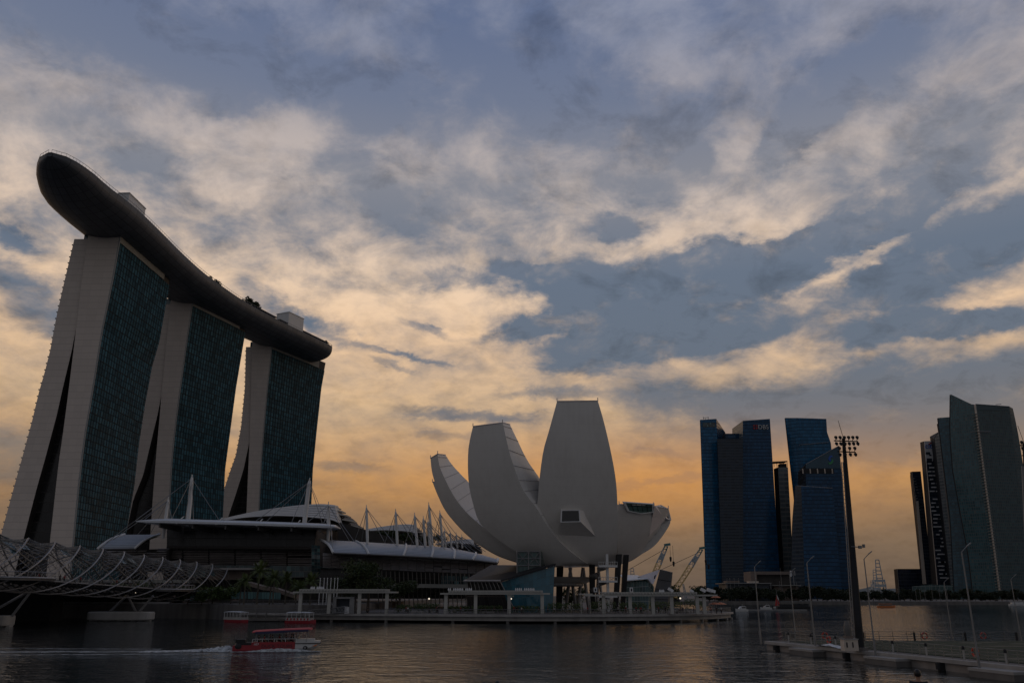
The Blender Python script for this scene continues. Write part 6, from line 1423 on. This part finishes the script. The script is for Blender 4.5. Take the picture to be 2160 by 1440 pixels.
sb = thing('sailing_dinghy', 'small dinghy with a furled red and white sail, near the far shore', 'boat', (0, 0, 0)); m = MB(); hull_mesh(m, 7, 2.0, .7); m.build('hull', 'white_hull', sb)
m = MB(); m.tube([(0, 0, .5), (0, 0, 13)], .08, 6); m.build('mast', 'galv', sb); m = MB(); m.prism([(-.1, 0, 10), (1.6, 0, 5.5), (1.0, 0, 5), (-.1, 0, 7.5)], (0, .1, 0)); m.build('jib', 'white_hull', sb); m = MB(); m.prism([(-.2, 0, 9), (-.2, 0, 1.5), (-2.4, 0, 1.3)], (0, .15, 0)); m.prism([(.2, .2, 6.5), (.2, .2, 1.5), (2.6, .2, 1.3)], (0, .15, 0)); m.build('sail', 'logo_red', sb)
at(sb, PZ(1641, 1281, 0), 0); sb.scale = (.62, .62, .72)
def lowboat(nm, label, px, py, L, mats, rz=0):
    root = thing(nm, label, 'boat', (0, 0, 0)); m = MB(); hull_mesh(m, L, L * .25, L * .1); m.build('hull', mats[0], root); m = MB(); m.loft([[(x_ * L, -.1 * L, .1 * L), (x_ * L * .95, -.09 * L, .19 * L), (x_ * L * .95, .09 * L, .19 * L), (x_ * L, .1 * L, .1 * L)] for x_ in (-.38, 0, .28)]); m.build('cabin', mats[1], root)
    m = MB(); m.box(-.4 * L, .3 * L, -.11 * L, .11 * L, .2 * L, .22 * L)
    for x_ in (-.38, -.1, .15, .29): m.box(x_ * L - .05, x_ * L + .05, -.1 * L, .1 * L, .19 * L, .2 * L)
    m.build('roof', mats[2], root); at(root, PZ(px, py, 0), rz)
lowboat('bumboat', 'orange bumboat crossing the bright water before the far shore', 1870, 1281, 9.5, ('orange_paint', 'brown_stone', 'orange_paint'))
lowboat('work_barge', 'dark low barge moored right of the dinghy', 1660, 1283, 10, ('black', 'dark_metal', 'dark_metal')); lowboat('work_barge', 'dark low barge beside the second far lamp post', 1692, 1283, 11, ('black', 'dark_metal', 'dark_metal'))
lowboat('ferry', 'small pale ferry at the far right shore', 2148, 1277, 11, ('white_hull', 'white_hull', 'white_roof'))
m = MB(); a, b = PZ(1572, 1287, 0), PZ(1702, 1287, 0); m.box(a.x, b.x, a.y, a.y + 2, .05, .45); tag(m.build('floating_boom', 'galv'), 'thin grey floating boom lying between the anchored boats', 'floating barrier')

# ------------------------------------------------------------------ floating platform
fe = [PZ(px, py, 1.0) for px, py in ((1617, 1351.5), (2168, 1406.3))]
c0, c1_ = fe[0], fe[-1]; dirn = (c1_ - c0).normalized(); far_y = PZ(1680, 1350.5, 1.0)
fp = thing('floating_platform', 'broad floating stage with turf on top and a pale concrete edge', 'floating platform', (c0.x, c0.y, 0))
c2 = c1_ + dirn * 30; fr = Vector((160, far_y.y - 1.5, 1.0)); fr0 = Vector((PZ(1650, 1350.5, 1.0).x, far_y.y, 1.0)); nr = Vector((160, c2.y, 1.0))
outl = [c0, c1_, c2, nr, fr, fr0]
m = MB(); m.prism([p + Vector((0, 0, -1.25)) for p in outl], (0, 0, 1.05)); m.build('pontoon_body', 'weathered_concrete', fp)
m = MB(); m.prism([p + Vector((0, 0, -.19)) for p in outl], (0, 0, .19)); m.build('deck', 'concrete_dark', fp)
inn = dirn.cross(Vector((0, 0, 1))); inn = inn if inn.x > 0 else -inn
m = MB(); m.prism([c0 - inn * .35 + Vector((0, 0, -.3)), c2 - inn * .35 + Vector((0, 0, -.3)), c2 + inn * .5 + Vector((0, 0, -.3)), c0 + inn * .5 + Vector((0, 0, -.3))], (0, 0, .33)); m.build('edge_beam', 'concrete', fp)
ti = [c0 + inn * 2.2 - Vector((0, -.0, 0)) + dirn * 1.5, c2 + inn * 2.2, nr, fr - Vector((0, 1.2, 0)), Vector((fr0.x + 2.5, far_y.y - 1.2, 1.0))]
m = MB(); m.prism([p + Vector((0, 0, .004)) for p in ti], (0, 0, .05)); m.build('turf', 'turf', fp)
rnd = random.Random(9)
for i, (px, py, w_, d_) in enumerate(((2048, 1355, 1.6, .8), (2088, 1354, 1.2, .5), (2120, 1362, 3.2, .5), (2135, 1389, 2.0, .6), (1968, 1372, 2.0, .7), (2010, 1379, 2.2, .5), (1945, 1366, 1.4, .6), (2150, 1357, 1.2, .5))):
    c = PZ(px, py, 1.06); m = MB(); m.prism([c + Vector((w_ * cos(a) * rnd.uniform(.6, 1.1), d_ * sin(a) * rnd.uniform(.6, 1.1), 0)) for a in [2 * pi * k / 12 for k in range(12)]], (0, 0, .012)); m.build('worn_patch', 'worn', fp)
m = MB()
LN = (c2 - c0).length
for i in range(11):
    d = 2.6 + i * 4.6; p = c0 + dirn * d - inn * .12; m = MB(); m.box(p.x - .22, p.x + .22, p.y - .3, p.y + .3, -.1, .72); m.tube([p - inn * .3 + Vector((0, 0, -.9)), p - inn * .3 + Vector((0, 0, -.35))], .26, 8); m.build('rubber_fender', 'black', fp)
rr_ = thing('platform_railing', 'pale post and rail fence along the near edge of the floating platform', 'railing', tuple(c0))
q0, q1 = c0 + inn * .9 + dirn * 3, c2 + inn * .9
m = MB()
for hh in (.3, .55, .8, 1.1): m.tube([q0 + Vector((0, 0, hh)), q1 + Vector((0, 0, hh))], .03 if hh < 1 else .045, 5)
n = int((q1 - q0).length / 1.05)
for k in range(n + 1): p = q0.lerp(q1, k / n); m.tube([p, p + Vector((0, 0, 1.1))], .03, 4)
m.build('rails', 'rail_olive', rr_)
rf = thing('platform_railing', 'dark railing along the far edge of the floating platform', 'railing', tuple(fr0))
m = MB(); f0, f1 = Vector((fr0.x, far_y.y - .2, 1.0)), Vector((110, far_y.y - 1.2, 1.0))
for hh in (.28, .55, .82, 1.1): m.tube([f0 + Vector((0, 0, hh)), f1 + Vector((0, 0, hh))], .025, 4)
n = int((f1 - f0).length / 1.7)
for k in range(n + 1): p = f0.lerp(f1, k / n); m.tube([p, p + Vector((0, 0, 1.1))], .035, 4)
m.tube([f0 + Vector((0, 0, 1.1)), q0 + Vector((-.8, 0, 1.1))], .03, 4); m.tube([f0 + Vector((0, 0, .6)), q0 + Vector((-.8, 0, .6))], .03, 4)
m.build('rails', 'steel_dark', rf)
for k in range(12): p = f0.lerp(f1, (k + .6) / 12); m = MB(); m.box(p.x - .09, p.x + .09, p.y - .1, p.y + .1, 1.0, 2.02); m.build('bollard', 'black', rf)
# bollard lights
bl = thing('bollard_light', 'x', 'bollard light', (0, 0, 0)); m = MB(); m.tube([(0, 0, 0), (0, 0, .85)], .085, 8); m.build('post', 'pier_concrete', bl); m = MB(); m.tube([(0, 0, .851), (0, 0, 1.0)], .13, 8); m.ball((0, 0, 1.06), .12, 8, 6); m.build('cap', 'dark_metal', bl)
for i in range(9): p = c0 + dirn * (4.2 + i * 4.7) + inn * .55; place(bl, USED, tuple(p + Vector((0, 0, .04))), 0, 1, 'white bollard light with dark cap on the platform edge, %s from the far corner' % ORD[i], 'bollard lights on the platform edge')
# lifebuoys
bu = thing('lifebuoy', 'x', 'lifebuoy', (0, 0, 0)); m = MB(); m.loft([[((.3 + .075 * cos(b_)) * cos(a), .075 * sin(b_), (.3 + .075 * cos(b_)) * sin(a)) for b_ in [2 * pi * j / 8 for j in range(8)]] for a in [2 * pi * k / 20 for k in range(21)]], caps=False); m.build('ring', 'ring_red', bu, smooth=True)
m = MB()
for a in (0, pi / 2, pi, 1.5 * pi): m.obox((.3 * cos(a), 0, .3 * sin(a)), Vector((cos(a + pi / 2), 0, sin(a + pi / 2))) * .12, (0, .165, 0), Vector((cos(a), 0, sin(a))) * .165)
m.build('bands', 'grey_stone', bu)
for i, (px, nearside) in enumerate(((1950, 0), (2074, 0), (1740, 0), (1709, 1), (2045, 1))):
    if nearside: d = (12 if px == 1709 else 33.5); p = c0 + dirn * d + inn * .8 + Vector((0, 0, .72)); rz = atan2(dirn.y, dirn.x)
    else: p = Vector((PZ(px, 1344, 1.6).x, far_y.y - .35, 1.62)); p.x = (px - 1080) / F_PX * (p.y * cp_ + (p.z - CAM_H) * sp_); rz = 0
    place(bu, USED, tuple(p), rz, 1.15, 'orange lifebuoy on the platform railing, %s' % ('far side, middle one', 'far side, nearest the frame edge', 'far side, left of the white cabinet', 'near side, by the far corner', 'near side, by the third lamp post')[i], 'lifebuoys on the platform railings')
# lamp posts on their own small floats
lp_ = thing('lamp_post', 'x', 'lamp post', (0, 0, 0)); LH = 9.3
m = MB(); m.tube([(0, 0, 0), (0, 0, 1.6), (0, 0, 1.62), (0, 0, LH)], [.12, .12, .08, .055], 8); m.build('pole', 'galv', lp_)
m = MB(); m.tube([(0, 0, LH), (.3, 0, LH + .3), (.55, 0, LH + .52)], .04, 6); m.obox((.68, 0, LH + .63), Vector((.36, 0, .28)), (0, .18, 0), Vector((-.05, 0, .07))); m.build('arm', 'galv', lp_)
posts = [(1605, 1358, 1.0, 'far corner of the platform'), (1720, 1367, 1.0, 'second from the far corner'), (1847, 1382, 1.0, 'third from the far corner, beside the floodlight mast'), (2066, 1407.5, 1.0, 'nearest the viewer')]
for i, (px, py, s_, wh) in enumerate(posts):
    p = PZ(px, py, .62 if i == 0 else .72); place(lp_, USED, tuple(p), radians(-8), 1.0, 'grey lamp post with angled arm, %s' % wh, 'lamp posts round the floating platform')
for i, (px, Y, s_, wh) in enumerate(((1667, 116, .93, 'behind the far railing, left of the mast'), (1998, 112, .80, 'behind the far railing, right of the mast'), (2143, 112, .84, 'behind the far railing, nearest the frame edge'))):
    place(lp_, USED, tuple(PX(px + 12, Y, .6)), radians(-20), s_, 'slimmer grey lamp post standing %s' % wh, 'lamp posts round the floating platform')
    p = PX(px + 12, Y, 0); m = MB(); m.tube([(p.x, p.y, -.5), (p.x, p.y, .6)], .5, 8); tag(m.build('mooring_pile', 'concrete_dark'), 'squat round pile carrying a slim lamp post %s' % wh, 'pile', 'piles behind the platform')
fl_ = thing('lamp_float', 'x', 'pontoon', (0, 0, 0)); m = MB(); m.box(-.9, .9, -2.4, 2.4, .40, .62); m.build('deck', 'concrete', fl_); m = MB(); m.box(-.85, .85, -2.35, 2.35, -.4, .399); m.build('float_body', 'concrete_dark', fl_)
for i, (px, py, wh) in enumerate(((1703, 1367, 'farthest'), (1871, 1385, 'middle'), (2107, 1411, 'nearest'))):
    p = PZ(px, py, .72); place(fl_, USED, (p.x, p.y, .1), atan2(dirn.y, dirn.x) + pi / 2, 1, 'flat concrete float carrying a lamp post, the %s of three' % wh, 'floats below the lamp posts')
# tarpaulin on the edge, white cabinets
m = MB(); c = c0 + dirn * 13.4; rows = []
for k in range(9): f = k / 8; rows.append([c + dirn * lerp(-2.2, 2.2, f) + inn * u + Vector((0, 0, .05 + .32 * sin(pi * f) * (1 - abs(u * .7)) * (1 + .25 * sin(k * 2.1 + u * 5)))) for u in (-.55, -.3, 0, .3, .6)])
m.grid(rows); tag(m.build('tarpaulin', 'white_roof', smooth=True), 'crumpled pale tarpaulin lying on the platform edge beam', 'tarpaulin')
cb = thing('equipment_cabinet', 'squat cream equipment cabinet at the foot of the floodlight mast', 'cabinet', tuple(PX(1793, 90, 1.06))); p = PX(1793, 90, 1.06); m = MB(); m.box(p.x - .72, p.x + .72, 89.5, 90.5, 1.06, 2.15); m.build('casing', 'beige_stone', cb); m = MB(); m.box(p.x - .78, p.x + .78, 89.4, 90.6, 2.151, 2.22); m.build('lid', 'concrete', cb); m = MB(); m.box(p.x - .5, p.x - .38, 89.44, 89.49, 1.4, 1.9); m.box(p.x + .1, p.x + .22, 89.44, 89.49, 1.4, 1.9); m.build('vents', 'black', cb)
sc = thing('white_shroud', 'pale shrouded equipment standing on a red base on top of the cream cabinet', 'equipment', (p.x - .1, 90, 2.22)); m = MB(); m.box(p.x - .42, p.x + .36, 89.7, 90.3, 2.221, 2.5); m.build('base', 'brown_stone', sc); m = MB(); m.loft([[(p.x - .03 + r_ * cos(a), 90 + r_ * .7 * sin(a), z_) for a in [2 * pi * k / 10 for k in range(10)]] for r_, z_ in ((.36, 2.501), (.4, 3.1), (.36, 3.5), (.2, 3.95))]); m.build('shroud', 'steel_dark', sc)
# floodlight masts
def flood(label, px, py, Y, ytop, xtop, rows_):
    b = PX(px, Y, 1.02); t0 = P(xtop, ytop, Y); root = thing('floodlight_mast', label, 'floodlight mast', tuple(b), 'floodlight masts of the platform'); H_ = t0.z - b.z
    m = MB(); m.tube([b, b.lerp(t0, .35), b.lerp(t0, .9), t0], [.42, .34, .21, .17], 12); m.build('mast', 'dark_metal', root, smooth=True)
    m = MB(); m.tube([b + Vector((0, 0, .02)), b + Vector((0, 0, .3))], .8, 12); m.build('base_plate', 'concrete_dark', root)
    m = MB(); l0 = b + Vector((-.55, -.1, 0)); l1 = b.lerp(t0, .88) + Vector((-.3, -.1, 0)); m.tube([l0, l1], .05, 5); m.tube([l0 + Vector((-.22, 0, 0)), l1 + Vector((-.16, 0, 0))], .05, 5)
    for k in range(int(H_ * 2)): f = k / (H_ * 2); m.tube([l0.lerp(l1, f), l0.lerp(l1, f) + Vector((-.2, 0, 0))], .025, 3)
    m.build('ladder', 'galv', root)
    for (dz_, x0, x1, n_) in rows_:
        z_ = t0.z - dz_; m = MB(); m.tube([(t0.x + x0, Y - .2, z_ + .05), (t0.x + x1, Y - .2, z_ - .05)], .07, 6); bar = m.build('crossarm', 'dark_metal', root)
        for k in range(n_):
            x_ = t0.x + lerp(x0 + .15, x1 - .15, k / (n_ - 1))
            for up in (.32, -.38):
                m = MB(); m.tube([(x_, Y - .25, z_), (x_, Y - .35, z_ + up * .6)], .035, 4); c = Vector((x_ + .02, Y - .42, z_ + up)); m.loft([[c + Vector((r_ * cos(a) + d_ * .5, d_, r_ * .8 * sin(a) - d_ * .35)) for a in [2 * pi * j / 10 for j in range(10)]] for r_, d_ in ((.10, .2), (.17, -.02), (.20, -.15))]); m.build('lamp_head', 'dark_metal', root)
    m = MB(); m.tube([t0, t0 + Vector((-.35, 0, 2.0))], .03, 4); m.build('lightning_rod', 'dark_metal', root)
    c = b.lerp(t0, .47); m = MB(); m.tube([c + Vector((-.2, -.3, 0)), c + Vector((.9, -.3, -.05))], .05, 5); m.box(c.x + .55, c.x + .85, Y - .5, Y - .2, c.z - .2, c.z + .1); m.box(c.x + 1.0, c.x + 1.2, Y - .5, Y - .2, c.z - .1, c.z + .25); m.build('camera_bracket', 'galv', root)
flood('tall dark floodlight mast with two rows of lamps on the platform', 1815, 1346, 91, 924, 1779, ((.35, -1.15, 1.5, 6), (1.55, -.9, 1.1, 4)))
flood('second floodlight mast, cut off at the right edge of the view', 2186, 1346, 93, 934, 2160, ((.35, -.7, 1.5, 5), (1.5, -.6, 1.1, 4)))
for o in (pd, pr, pw, sd_, sr_, bl, bu, lp_, fl_):
    if o.name not in USED:
        for ch in list(o.children): bpy.data.objects.remove(ch)
        bpy.data.objects.remove(o)
